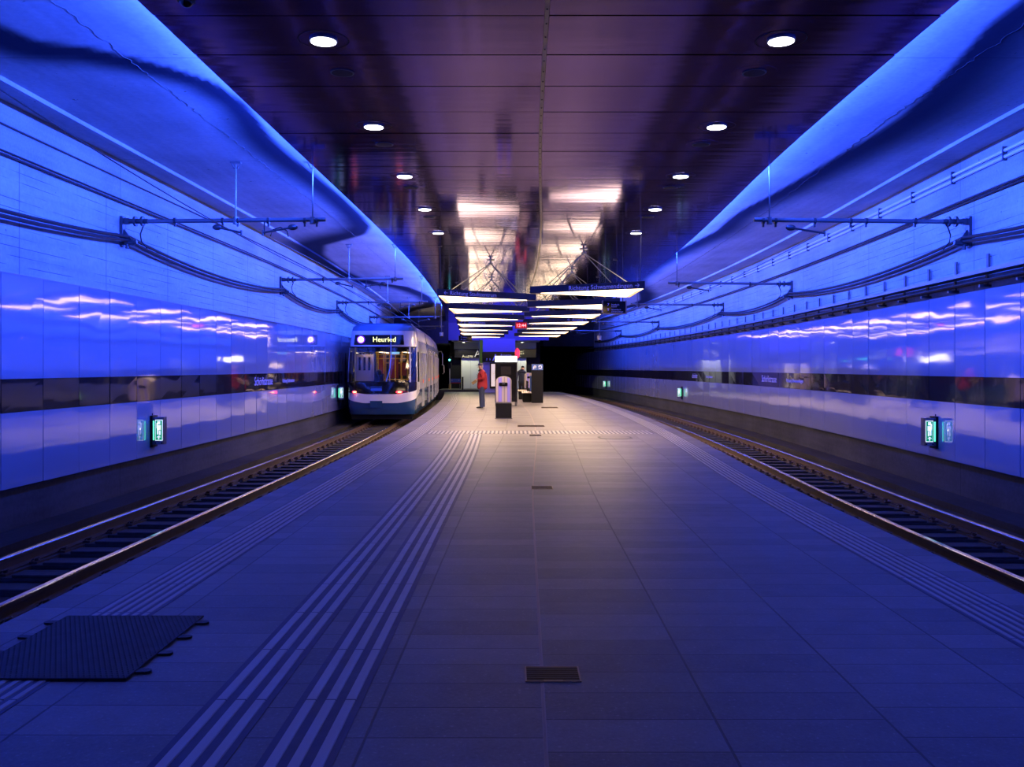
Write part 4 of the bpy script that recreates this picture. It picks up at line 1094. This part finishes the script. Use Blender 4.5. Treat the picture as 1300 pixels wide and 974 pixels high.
for x in (-0.27, 0.22):
    b = MB(); b.cyl((x, -0.012, 0.62), 0.035, 0.012, 12, 'y'); b.build('reflector', M['cream'], br)
for x in (-0.30, 0.28):
    b = MB(); b.box(x-0.02, x+0.02, 0.0, 0.04, 0, 0.45); b.build('leg', M['dsteel'], br)
e = empty('bollard', (-3.40, 62.4, 0.14), 'slim black bollard before the left grey door', 'bollard')
b = MB(); b.cyl((0, 0, 0), 0.06, 0.86, 14); b.build('post', M['black'], e, smooth=True); b = MB(); b.cyl((0, 0, 0.86), 0.065, 0.03, 14); b.build('cap', M['dsteel'], e)
# ================================================================== TRAM
TY = 32.8
tram = empty('tram', (LC(TY), TY, ZR), 'white and blue tram with destination Heuried waiting at the left platform', 'tram')
TO = Vector(tram.location)
def seg_xf(ya, yb):
    p = Vector((LC(ya), ya, ZR)); q = Vector((LC(yb), yb, ZR)); d = (q-p).normalized(); sx = Vector((d.y, -d.x, 0))
    return lambda v: p + sx*v.x + d*v.y + Vector((0, 0, v.z)) - TO
def cab_front(xf):
    """nose shell: plan curve times height profile; returns grid helper"""
    # plan: u in [-1,1] -> (x, y)
    def plan(u, hw, r):
        # flat bowed front, rounded corners, then sides
        fl = hw - r
        a = abs(u); s = 1 if u >= 0 else -1
        if a <= 0.5:
            t = a/0.5; return (s*fl*t, 0.10*t*t)
        if a <= 0.8:
            t = (a-0.5)/0.3; an = t*PI/2; return (s*(fl+r*math.sin(an)), 0.10+r*1.25*(1-math.cos(an)))
        t = (a-0.8)/0.2; return (s*hw, 0.10+r*1.25+t*(1.9-r*1.25))
    zs = [(0.30, 1.17, 0.10), (0.45, 1.19, 0.04), (0.72, 1.20, 0.0), (0.90, 1.20, 0.0), (1.12, 1.20, 0.01), (1.30, 1.20, 0.04), (1.47, 1.20, 0.08),
          (1.75, 1.20, 0.12), (2.1, 1.195, 0.18), (2.45, 1.185, 0.25), (2.74, 1.175, 0.31), (2.80, 1.175, 0.32), (3.0, 1.16, 0.37), (3.22, 1.14, 0.43), (3.36, 1.12, 0.50), (3.50, 1.09, 0.60), (3.60, 1.03, 0.78), (3.645, 0.93, 1.05)]
    us = sorted(set([round(-1+2*k/40, 4) for k in range(41)]))
    def pt(u, z):
        for (z0, h0, o0), (z1, h1, o1) in zip(zs[:-1], zs[1:]):
            if z0 <= z <= z1:
                t = (z-z0)/(z1-z0); hw = h0+(h1-h0)*t; of = o0+(o1-o0)*t; break
        x, y = plan(u, hw*1.045, 0.42)
        k = max(0.0, (1.9-y)/1.9)
        return (x, y+of*k, z)
    return pt, us, [z[0] for z in zs]
xf0 = seg_xf(TY, TY+7.6)
pt, us, zs = cab_front(xf0)
def shell(name, z0, z1, u0, u1, mat, push=0.0, zfn0=None, zfn1=None, parent=tram, n=3):
    b = MB(xf0); U = [u for u in us if u0-1e-6 <= u <= u1+1e-6]; vs = []
    m = n+1
    for u in U:
        a = zfn0(u) if zfn0 else z0; c = zfn1(u) if zfn1 else z1
        for k in range(m):
            z = a+(c-a)*k/n; p = Vector(pt(u, z))
            if push:
                nrm = Vector((p.x*0.35, -1, 0)).normalized() if abs(u) < 0.5 else Vector((math.copysign(1, u)*(abs(u)-0.4), -(0.9-abs(u)), 0)).normalized()
                p += nrm*push
            vs.append(p)
    b.add(vs, [(i*m+k, (i+1)*m+k, (i+1)*m+k+1, i*m+k+1) for i in range(len(U)-1) for k in range(n)])
    return b.build(name, mat, parent, smooth=True)
curve_lo = lambda u: 0.72 + 0.34*max(0, (abs(u)-0.35)/0.65)**1.6      # skirt top rises to the sides
curve_bd = lambda u: 1.04 + 0.26*max(0, (abs(u)-0.30)/0.70)**1.5
shell('front_skirt', 0.30, 0.72, -1, 1, M['tblue'], zfn1=curve_lo)
shell('front_bumper', 0.72, 1.04, -1, 1, M['twhite'], zfn0=curve_lo, zfn1=curve_bd)
shell('front_black_band', 1.10, 1.47, -0.8, 0.8, M['blackgloss'], zfn0=curve_bd)
for sd in (-1, 1): shell('cab_side_panel', 1.1, 1.47, *((-1, -0.8) if sd < 0 else (0.8, 1)), M['twhite'], zfn0=curve_bd)
shell('windscreen', 1.47, 2.76, -0.6, 0.6, M['screen'], n=6)
for a, c in ((-0.8, -0.6), (0.6, 0.8)): shell('corner_window', 1.47, 2.76, a, c, M['glassdark'], n=5)
for a, c in ((-1.0, -0.8), (0.8, 1.0)): shell('cab_side_window', 1.47, 2.6, a, c, M['glassdark'], n=5); shell('cab_side_top', 2.6, 2.76, a, c, M['twhite'], n=1)
shell('head_band', 2.76, 3.36, -1, 1, M['twhite'], n=4)
shell('roof_dome', 3.36, 3.645, -1, 1, M['troof'], n=4)
for u in (0.6, -0.8, 0.8):
    b = MB(xf0); b.tube([Vector(pt(u, z)) for z in np.linspace(1.47, 2.76, 8)], 0.03, 6); b.build('window_pillar', M['twhite'], tram)
b = MB(xf0); b.tube([Vector(pt(u, 2.76)) for u in us if abs(u) <= 0.8], 0.02, 6); b.build('screen_trim', M['black'], tram)
shell('sun_visor', 2.58, 2.755, -0.58, 0.58, M['blackgloss'], push=-0.03, n=1)
b = MB(xf0); b.box(-1.03, 1.03, 0.9, 1.9, 3.6, 3.645); b.build('roof_deck', M['troof'], tram)
# destination display
shell('destination_display', 2.84, 3.21, -0.60, 0.50, M['blackgloss'], push=0.02, n=2)
yf = 0.30
b = MB(xf0); b.tube([(-0.76, yf+0.06, 3.03), (-0.76, yf+0.04, 3.03)], 0.145, 28); b.build('line_disc_rim', M['purple'], tram)
b = MB(xf0); b.tube([(-0.76, yf+0.04, 3.03), (-0.76, yf+0.03, 3.03)], 0.105, 28); b.build('line_disc', M['disc'], tram)
def ttext(name, body, size, x, y, z, mat, align='CENTER', xs=1.0):
    p = xf0(Vector((x, y, z))); ang = math.atan2(-(LC(TY+7.6)-LC(TY)), 7.6)
    return text(name, body, size, p, (R(90), 0, ang), mat, tram, align, xs=xs)
ttext('line_number', '9', 0.17, -0.76, yf+0.02, 2.97, M['purple'])
ttext('destination_text', 'Heuried', 0.26, 0.10, yf-0.01, 2.95, M['amber'])
# front emblem, lamps, coupler flap, wiper
b = MB(xf0); b.box(-0.36, 0.04, -0.005, 0.05, 1.16, 1.26); b.box(-0.36, 0.04, 0.0, 0.05, 1.29, 1.31); b.build('front_badge', simple('blue badge', (0.03, 0.08, 0.55), 0.3, emit=(0.02, 0.08, 0.8), es=0.25), tram)
for sx in (-1, 1):
    b = MB(xf0); b.ball((-0.96 if sx < 0 else 0.80, 0.26, 1.12), 0.24, 0.20, 0.05); b.build('tail_lamp', simple('dark red lens', (0.12, 0.0, 0.02), 0.2), tram, smooth=True)
    b = MB(xf0); cx = -0.96 if sx < 0 else 0.66
    b.ball((cx, 0.10 if sx > 0 else 0.14, 1.12), 0.13 if sx > 0 else 0.09, 0.12, 0.045); b.build('tail_light', M['tail'], tram, smooth=True)
    b = MB(xf0); b.ball((cx+0.02, -0.01 if sx > 0 else 0.04, 1.12), 0.06, 0.04, 0.025); b.build('light_core', M['tailhot'], tram, smooth=True)
b = MB(xf0); b.box(-0.38, 0.06, -0.03, 0.04, 0.56, 0.80); b.box(-0.36, 0.04, -0.045, -0.03, 0.60, 0.64); b.box(-0.36, 0.04, -0.045, -0.03, 0.70, 0.74); b.build('coupler_flap', M['tblue'], tram)
b = MB(xf0); b.tube([(0.34, 0.28, 3.2), (0.345, 0.22, 2.8), (0.36, 0.14, 2.4), (0.33, 0.06, 2.0), (0.26, 0.02, 1.7), (0.20, 0.0, 1.5)], 0.022, 8); b.build('wiper', simple('blue wiper', (0.12, 0.25, 0.8), 0.3), tram, smooth=True)
b = MB(xf0); b.box(-1.1, 1.1, 0.35, 1.2, 0.12, 0.32); b.build('underframe', M['black'], tram)
b = MB(xf0); b.box(0.28, 0.62, 0.62, 0.66, 2.50, 2.66); b.build('driver_screen', simple('pale cab screen', (0.5, 0.8, 0.9), 0.4, emit=(0.35, 0.75, 0.85), es=0.8), tram)

# modules
L = 7.3; ends = []; ya = TY
mods = []
for k in range(5):
    mods.append((ya, ya+L)); ya += L+0.35
def module(k, ya, yb):
    xf = seg_xf(ya, yb) if k else seg_xf(TY, TY+7.6)
    y0 = 1.9 if k == 0 else 0.0; y1 = L
    S = [(1.17, 0.30), (1.20, 0.70), (1.20, 1.10)]
    for sd in (-1, 1):
        b = MB(xf); pr = [(1.17, 0.30), (1.20, 0.60), (1.20, 1.15)]
        vs = [(sd*x, y, z) for y in (y0, y1) for x, z in pr]; b.add(vs, [(0,1,4,3),(1,2,5,4)]); b.build('side_skirt', M['tblue'] if k else M['tblue'], tram)
        b = MB(xf); b.box(*sorted((sd*1.17, sd*1.20)), y0, y1, 2.62, 2.86); b.build('side_cantrail', M['twhite'], tram)
        b = MB(xf); b.box(*sorted((sd*1.15, sd*1.19)), y0, y1, 2.86, 3.04); b.build('side_band', M['tgrey'] if k else M['twhite'], tram)
        b = MB(xf); vs = [(sd*x, y, z) for y in (y0, y1) for x, z in ((1.16, 3.04), (1.17, 3.08), (1.10, 3.48), (0.98, 3.62))]
        b.add(vs, [(0,1,5,4),(1,2,6,5),(2,3,7,6)]); b.build('roof_fairing', M['tsilver'], tram)
        # window bays: mullions + glass; doors every second bay
        nb = 6; bw_ = (y1-y0)/nb
        for j in range(nb):
            a = y0+j*bw_; c = a+bw_; door = (j % 3 == 1) and k > 0 or (k == 0 and j == 3)
            b = MB(xf); b.box(*sorted((sd*1.175, sd*1.185)), a+0.04, c-0.02, 0.42 if door else 1.15, 2.62); b.build('door_glass' if door else 'side_window', M['glassdark'], tram)
            b = MB(xf); b.box(*sorted((sd*1.16, sd*1.215)), a-0.02, a+0.04, 0.40 if door else 1.15, 2.62)
            if door: b.box(*sorted((sd*1.16, sd*1.215)), c-0.04, c+0.0, 0.40, 2.62); b.box(*sorted((sd*1.16, sd*1.21)), (a+c)/2-0.03, (a+c)/2+0.03, 0.40, 2.62)
            fr = b.build('door_frame' if door else 'window_post', M['tsilver'] if k else M['twhite'], tram)
            if door and sd > 0:
                b = MB(xf); b.box(1.21, 1.235, a-0.03, a+0.03, 1.38, 1.52); b.build('door_button', M['orange'], fr)
    b = MB(xf); b.box(-0.98, 0.98, y0, y1, 3.58, 3.62); b.build('roof_panel', M['troof'], tram)
    b = MB(xf)
    for q in range(3): b.box(-0.7, 0.7, y0+0.5+q*1.8, y0+1.8+q*1.8, 3.62, 3.72)
    if k: b.build('roof_equipment', M['tsilver'], tram)
    b = MB(xf); b.box(-1.15, 1.15, max(y0, 0.5) if k else 0.9, y1, 0.36, 0.40); b.build('cabin_floor', M['tgrey'], tram)
    b = MB(xf); b.box(-1.1, 1.1, y0, y1, 2.66, 2.70); b.build('cabin_ceiling', M['inter'], tram)
    b = MB(xf)
    for x in (-0.5, 0.5): b.box(x-0.05, x+0.05, y0+0.2, y1-0.2, 2.63, 2.66)
    b.build('cabin_lamp', M['interlamp'], tram)
    for q in range(4):
        yy = y0+0.6+q*1.6
        for x in (-0.85, 0.85):
            b = MB(xf); b.box(x-0.22, x+0.22, yy, yy+0.42, 0.75, 0.85); b.box(x-0.22, x+0.22, yy+0.38, yy+0.46, 0.85, 1.5); b.box(x-0.1, x+0.1, yy+0.1, yy+0.3, 0.4, 0.75)
            b.build('passenger_seat', M['seat'], tram, bevel=0.02)
        b = MB(xf); b.tube([(0.42 if q % 2 else -0.42, yy-0.2, 0.4), (0.42 if q % 2 else -0.42, yy-0.2, 2.65)], 0.02, 8); b.tube([(-0.42, yy-0.2, 2.2), (0.42, yy-0.2, 2.2)], 0.018, 8)
        b.build('grab_pole', M['yellow'], tram)
for k, (a, c) in enumerate(mods): module(k, a, c)
for (a, c), (d, e_) in zip(mods[:-1], mods[1:]):
    xf = seg_xf(c, d); b = MB(xf)
    for q in range(4): b.box(-1.12, 1.12, q*0.09, q*0.09+0.05, 0.35, 3.35)
    b.build('bellows', M['rubber'], tram)
# partition behind the driver with maroon and yellow bits
b = MB(xf0); b.box(-0.30, -0.05, 2.0, 2.04, 1.7, 2.45); b.box(0.15, 0.45, 2.0, 2.04, 1.6, 2.4); b.box(0.5, 0.75, 2.0, 2.04, 1.7, 2.2); b.build('cab_partition', M['seatred'], tram)
b = MB(xf0)
for x in (-0.32, -0.1, 0.12, 0.34, 0.56, 0.8): b.tube([(x, 1.95, 0.4), (x, 1.95, 2.62)], 0.022, 6)
for z in (1.55, 2.35, 2.5): b.tube([(-0.4, 1.95, z), (0.9, 1.95, z)], 0.02, 6)
b.build('cab_rails', M['yellow'], tram)
b = MB(xf0); b.box(-1.05, -0.40, 1.2, 1.24, 1.5, 2.5); b.build('cab_left_panel', M['inter'], tram)
b = MB(xf0)
for x in (-0.92, -0.74, -0.56): b.box(x-0.04, x+0.04, 1.18, 1.2, 1.9, 2.4)
b.build('cab_left_slots', M['black'], tram)
b = MB(xf0); b.box(-0.35, 0.0, 0.95, 1.1, 1.0, 1.78); b.ball((-0.18, 1.0, 1.80), 0.11, 0.1, 0.14); b.build('driver_seat', M['black'], tram, bevel=0.02)
b = MB(xf0); b.box(-1.0, 1.0, 0.45, 0.8, 1.35, 1.50); b.build('dashboard', M['black'], tram)
b = MB(xf0); b.box(-0.8, 0.8, 1.0, 1.3, 2.60, 2.64); b.build('cab_lamp', M['interlamp'], tram)
# mirror loops at the far end of the tram side
xf4 = seg_xf(*mods[3])
b = MB(xf4); b.tube([(1.2, 2, 3.0), (1.42, 2, 3.05), (1.50, 2, 2.85), (1.50, 2, 2.2)], 0.03, 8); b.tube([(1.45, 2, 2.2), (1.58, 2, 2.15), (1.60, 2, 1.7), (1.50, 2, 1.6)], 0.03, 8)
b.build('mirror_arm', M['twhite'], tram, smooth=True)

# ================================================================== PEOPLE
def skin_mesh(name, joints, edges, mat, parent, sub=2, root=0):
    me = bpy.data.meshes.new(name); me.from_pydata([j[:3] for j in joints], edges, []); me.materials.append(mat)
    o = bpy.data.objects.new(name, me); C.objects.link(o)
    if parent: o.parent = parent
    o.modifiers.new('skin', 'SKIN'); 
    sv = me.skin_vertices[0].data if me.skin_vertices else None
    if sv is None:
        bm = bmesh.new(); bm.from_mesh(me); bm.verts.layers.skin.verify(); bm.to_mesh(me); bm.free(); sv = me.skin_vertices[0].data
    for i, j in enumerate(joints):
        r = j[3]; sv[i].radius = r if isinstance(r, tuple) else (r, r); sv[i].use_root = (i == root)
    s_ = o.modifiers.new('sub', 'SUBSURF'); s_.levels = sub; s_.render_levels = sub
    for p in me.polygons: p.use_smooth = True
    o.modifiers['skin'].use_smooth_shade = True
    return o
def hand(parent, mat, wrist, d, up, curl=0.5):
    """five fingers and a thumb as own chains, one mesh; d = direction of the fingers, up = thumb side"""
    w_ = Vector(wrist); d = Vector(d).normalized(); up = Vector(up).normalized(); nrm = d.cross(up)
    J = []; E = []
    J.append((*w_, 0.024)); J.append((*(w_+d*0.05), (0.036, 0.018))); J.append((*(w_+d*0.085), (0.040, 0.015))); E += [(0, 1), (1, 2)]
    for k, ln in enumerate((0.070, 0.078, 0.072, 0.056)):
        a = w_+d*0.085+up*(0.030-0.020*k); q = a+d*ln*0.5+nrm*ln*0.2*curl; e2 = q+d*ln*0.35+nrm*ln*0.5*curl
        i = len(J); J += [(*a, 0.0095), (*q, 0.0088), (*e2, 0.0075)]; E += [(2, i), (i, i+1), (i+1, i+2)]
    a = w_+d*0.03+up*0.035; q = a+d*0.03+up*0.03; i = len(J); J += [(*a, 0.012), (*q, 0.010), (*(q+d*0.03), 0.009)]; E += [(1, i), (i, i+1), (i+1, i+2)]
    return skin_mesh('hand', J, E, mat, parent, 1)
def loft(name, rings, mat, parent, n=20, cap=True):
    """rings: (cx, cy, z, rx, ry, [tiltx]) stacked cross-sections"""
    b = MB(); vs = []
    for cx, cy, z, rx, ry in rings:
        for k in range(n): a = 2*PI*k/n; vs.append((cx+rx*math.cos(a), cy+ry*math.sin(a), z))
    fs = [(i*n+k, i*n+(k+1)%n, (i+1)*n+(k+1)%n, (i+1)*n+k) for i in range(len(rings)-1) for k in range(n)]
    if cap: fs += [tuple(range(n-1, -1, -1)), tuple((len(rings)-1)*n+k for k in range(n))]
    b.add(vs, fs); return b.build(name, mat, parent, smooth=True)
def man_red():
    o = empty('person', (-1.24, 37.0, 0), 'person in red jacket, jeans and dark cap reading a paper', 'person')
    # faces -X. body: continuous figure
    J = [(0.03, 0, 0.98, (0.10, 0.12)), (0.03, 0, 1.15, (0.10, 0.12)), (0.03, 0, 1.35, (0.10, 0.13)), (0.01, 0, 1.49, (0.07, 0.09)), (-0.01, 0, 1.57, 0.062), (-0.055, 0, 1.66, (0.098, 0.082)), (-0.05, 0, 1.77, (0.10, 0.09)),
         (0.03, 0.10, 0.92, 0.08), (0.01, 0.11, 0.52, 0.055), (0.05, 0.11, 0.10, 0.04), (0.03, -0.10, 0.92, 0.08), (-0.03, -0.11, 0.52, 0.055), (-0.02, -0.11, 0.10, 0.04),
         (0.02, 0.21, 1.45, 0.045), (0.08, 0.27, 1.20, 0.04), (-0.17, 0.17, 1.165, 0.032), (0.02, -0.21, 1.45, 0.045), (0.08, -0.27, 1.20, 0.04), (-0.17, -0.15, 1.185, 0.032)]
    E = [(0,1),(1,2),(2,3),(3,4),(4,5),(5,6),(0,7),(7,8),(8,9),(0,10),(10,11),(11,12),(3,13),(13,14),(14,15),(3,16),(16,17),(17,18)]
    body = skin_mesh('body', J, E, M['skin'], o, 2)
    JJ = [(0.02, 0, 0.72, (0.21, 0.25)), (0.03, 0, 0.95, (0.19, 0.23)), (0.03, 0, 1.15, (0.175, 0.21)), (0.02, 0, 1.36, (0.175, 0.23)), (0.01, 0, 1.50, (0.12, 0.17)), (-0.01, 0, 1.57, 0.075),
          (0.02, 0.22, 1.47, 0.088), (0.08, 0.275, 1.20, 0.075), (-0.15, 0.18, 1.165, 0.055), (0.02, -0.22, 1.47, 0.088), (0.08, -0.275, 1.20, 0.075), (-0.15, -0.16, 1.185, 0.055)]
    EE = [(0,1),(1,2),(2,3),(3,4),(4,5),(4,6),(6,7),(7,8),(4,9),(9,10),(10,11)]
    jk = skin_mesh('jacket', JJ, EE, M['jacket'], o, 2)
    b = MB(); b.box(-0.155, -0.145, -0.006, 0.006, 0.85, 1.45); b.build('zip', M['scarf'], jk)
    for s in (-1, 1):
        dx = 0.03 if s > 0 else -0.03
        loft('trouser_leg', [(0.03, s*0.085, 0.88, 0.10, 0.10), (0.02+dx*.3, s*0.10, 0.72, 0.11, 0.105), (0.01+dx*.6, s*0.11, 0.52, 0.09, 0.09), (0.02+dx, s*0.11, 0.30, 0.082, 0.082), (0.03+dx, s*0.11, 0.05, 0.078, 0.078)], M['jeans'], o)
        J2 = [(0.05+dx, s*0.11, 0.05, 0.048), (-0.03+dx, s*0.11, 0.045, 0.045), (-0.13+dx, s*0.115, 0.032, 0.034), (-0.19+dx, s*0.12, 0.03, 0.028)]
        skin_mesh('shoe', J2, [(0,1),(1,2),(2,3)], M['shoe'], o, 2)
        hand(o, M['skin'], (-0.16, s*0.155, 1.165), (-0.75, -s*0.6, -0.25), (0, 0, 1), 0.9)
    # face
    b = MB(); b.ball((-0.142, 0, 1.675), 0.020, 0.013, 0.022); b.ball((-0.04, 0.074, 1.68), 0.017, 0.012, 0.028); b.ball((-0.04, -0.074, 1.68), 0.017, 0.012, 0.028); b.build('nose_and_ears', M['skin'], o, smooth=True)
    b = MB(); b.box(-0.135, -0.125, -0.022, 0.022, 1.612, 1.62); b.build('mouth', simple('lip', (0.35, 0.1, 0.09), 0.5), o)
    for s in (-1, 1): b = MB(); b.ball((-0.132, s*0.03, 1.695), 0.008, 0.012, 0.007); b.build('eye', M['black'], o)
    loft('hair', [(0.01, 0, 1.61, 0.03, 0.04), (0.008, 0, 1.64, 0.052, 0.062), (0.002, 0, 1.70, 0.064, 0.078), (-0.03, 0, 1.76, 0.09, 0.088)], M['hair'], o)
    cp_ = loft('cap', [(-0.05, 0, 1.735, 0.108, 0.098), (-0.05, 0, 1.78, 0.108, 0.098), (-0.045, 0, 1.82, 0.09, 0.083), (-0.04, 0, 1.842, 0.05, 0.045), (-0.04, 0, 1.848, 0.01, 0.01)], M['cap'], o)
    b = MB(); b.prism([(-0.14, -0.075), (-0.22, -0.06), (-0.25, 0), (-0.22, 0.06), (-0.14, 0.075)], 1.742, 1.752); b.build('cap_peak', M['cap'], cp_)
    loft('scarf', [(-0.02, 0, 1.50, 0.12, 0.12), (-0.025, 0, 1.55, 0.11, 0.105), (-0.03, 0, 1.59, 0.085, 0.08)], M['scarf'], o)
    # newspaper: a thing of its own
    p = empty('newspaper', (-1.24-0.30, 37.0, 1.07), 'folded newspaper held by the person in the red jacket', 'newspaper')
    T_ = Matrix.Rotation(R(-35), 4, 'Y')
    b = MB(); b.box(-0.11, 0.11, -0.15, 0.15, -0.004, 0.004, T=T_); b.box(-0.10, 0.115, -0.14, 0.15, -0.02, -0.014, T=Matrix.Rotation(R(-20), 4, 'Y')); b.build('pages', M['paper'], p)
    b = MB(); b.box(-0.09, 0.03, -0.12, 0.0, 0.005, 0.007, T=T_); b.box(-0.02, 0.08, 0.03, 0.13, 0.005, 0.007, T=T_); b.build('printed_picture', M['papercol'], p)
    b = MB(); b.box(-0.11, 0.11, -0.151, -0.149, -0.07, 0.05, T=T_); b.build('front_fold', M['papercol'], p)
man_red()
def walker():
    o = empty('person', (0.55, 51.5, 0), 'person in dark navy coat standing behind the benches near right door', 'person')
    J = [(0, 0, 0.95, (0.15, 0.13)), (0, 0, 1.15, (0.15, 0.12)), (0, 0, 1.36, (0.17, 0.12)), (0, 0, 1.46, (0.11, 0.09)), (0.03, -0.03, 1.53, 0.055), (0.06, -0.06, 1.62, 0.085), (0.06, -0.06, 1.68, 0.08),
         (0.09, 0, 0.88, 0.095), (0.10, -0.08, 0.5, 0.06), (0.10, 0.03, 0.09, 0.04), (-0.09, 0, 0.88, 0.095), (-0.08, 0.08, 0.5, 0.06), (-0.08, 0.22, 0.12, 0.04),
         (0.20, 0, 1.40, 0.06), (0.24, 0.02, 1.13, 0.046), (0.22, -0.08, 0.92, 0.034), (-0.20, 0, 1.40, 0.06), (-0.25, 0.04, 1.13, 0.046), (-0.27, 0.0, 0.92, 0.034)]
    E = [(0,1),(1,2),(2,3),(3,4),(4,5),(5,6),(0,7),(7,8),(8,9),(0,10),(10,11),(11,12),(3,13),(13,14),(14,15),(3,16),(16,17),(17,18)]
    skin_mesh('body', J, E, M['skin'], o, 2)
    JJ = [(0, 0, 0.72, (0.19, 0.15)), (0, 0, 0.95, (0.19, 0.15)), (0, 0, 1.15, (0.185, 0.15)), (0, 0, 1.37, (0.20, 0.14)), (0, 0, 1.47, (0.13, 0.11)), (0.03, -0.02, 1.54, 0.07),
          (0.21, 0, 1.40, 0.082), (0.255, 0.02, 1.13, 0.068), (0.23, -0.06, 0.95, 0.052), (-0.21, 0, 1.40, 0.082), (-0.265, 0.04, 1.13, 0.068), (-0.28, 0.01, 0.95, 0.052)]
    skin_mesh('coat', JJ, [(0,1),(1,2),(2,3),(3,4),(4,5),(4,6),(6,7),(7,8),(4,9),(9,10),(10,11)], M['navy'], o, 2)
    loft('trouser_leg', [(0.09, 0, 0.9, 0.11, 0.11), (0.10, -0.07, 0.5, 0.08, 0.08), (0.10, 0.03, 0.08, 0.07, 0.07)], M['scarf'], o)
    loft('trouser_leg', [(-0.09, 0, 0.9, 0.11, 0.11), (-0.08, 0.07, 0.5, 0.08, 0.08), (-0.08, 0.2, 0.10, 0.07, 0.07)], M['scarf'], o)
    for s, y in ((1, 0.0), (-1, 0.17)):
        skin_mesh('shoe', [(s*0.09, y+0.05, 0.05, 0.045), (s*0.09, y-0.05, 0.04, 0.042), (s*0.09, y-0.16, 0.03, 0.03)], [(0,1),(1,2)], M['shoe'], o, 2)
    loft('hair', [(0.06, -0.03, 1.60, 0.085, 0.07), (0.06, -0.045, 1.68, 0.092, 0.088), (0.06, -0.05, 1.74, 0.07, 0.075), (0.06, -0.05, 1.765, 0.03, 0.03)], M['scarf'], o)
    for s in (-1, 1): hand(o, M['skin'], (0.22 if s > 0 else -0.27, -0.09 if s > 0 else 0, 0.91), (0.0, -0.1, -1), (0, -1, 0), 0.5)
walker()
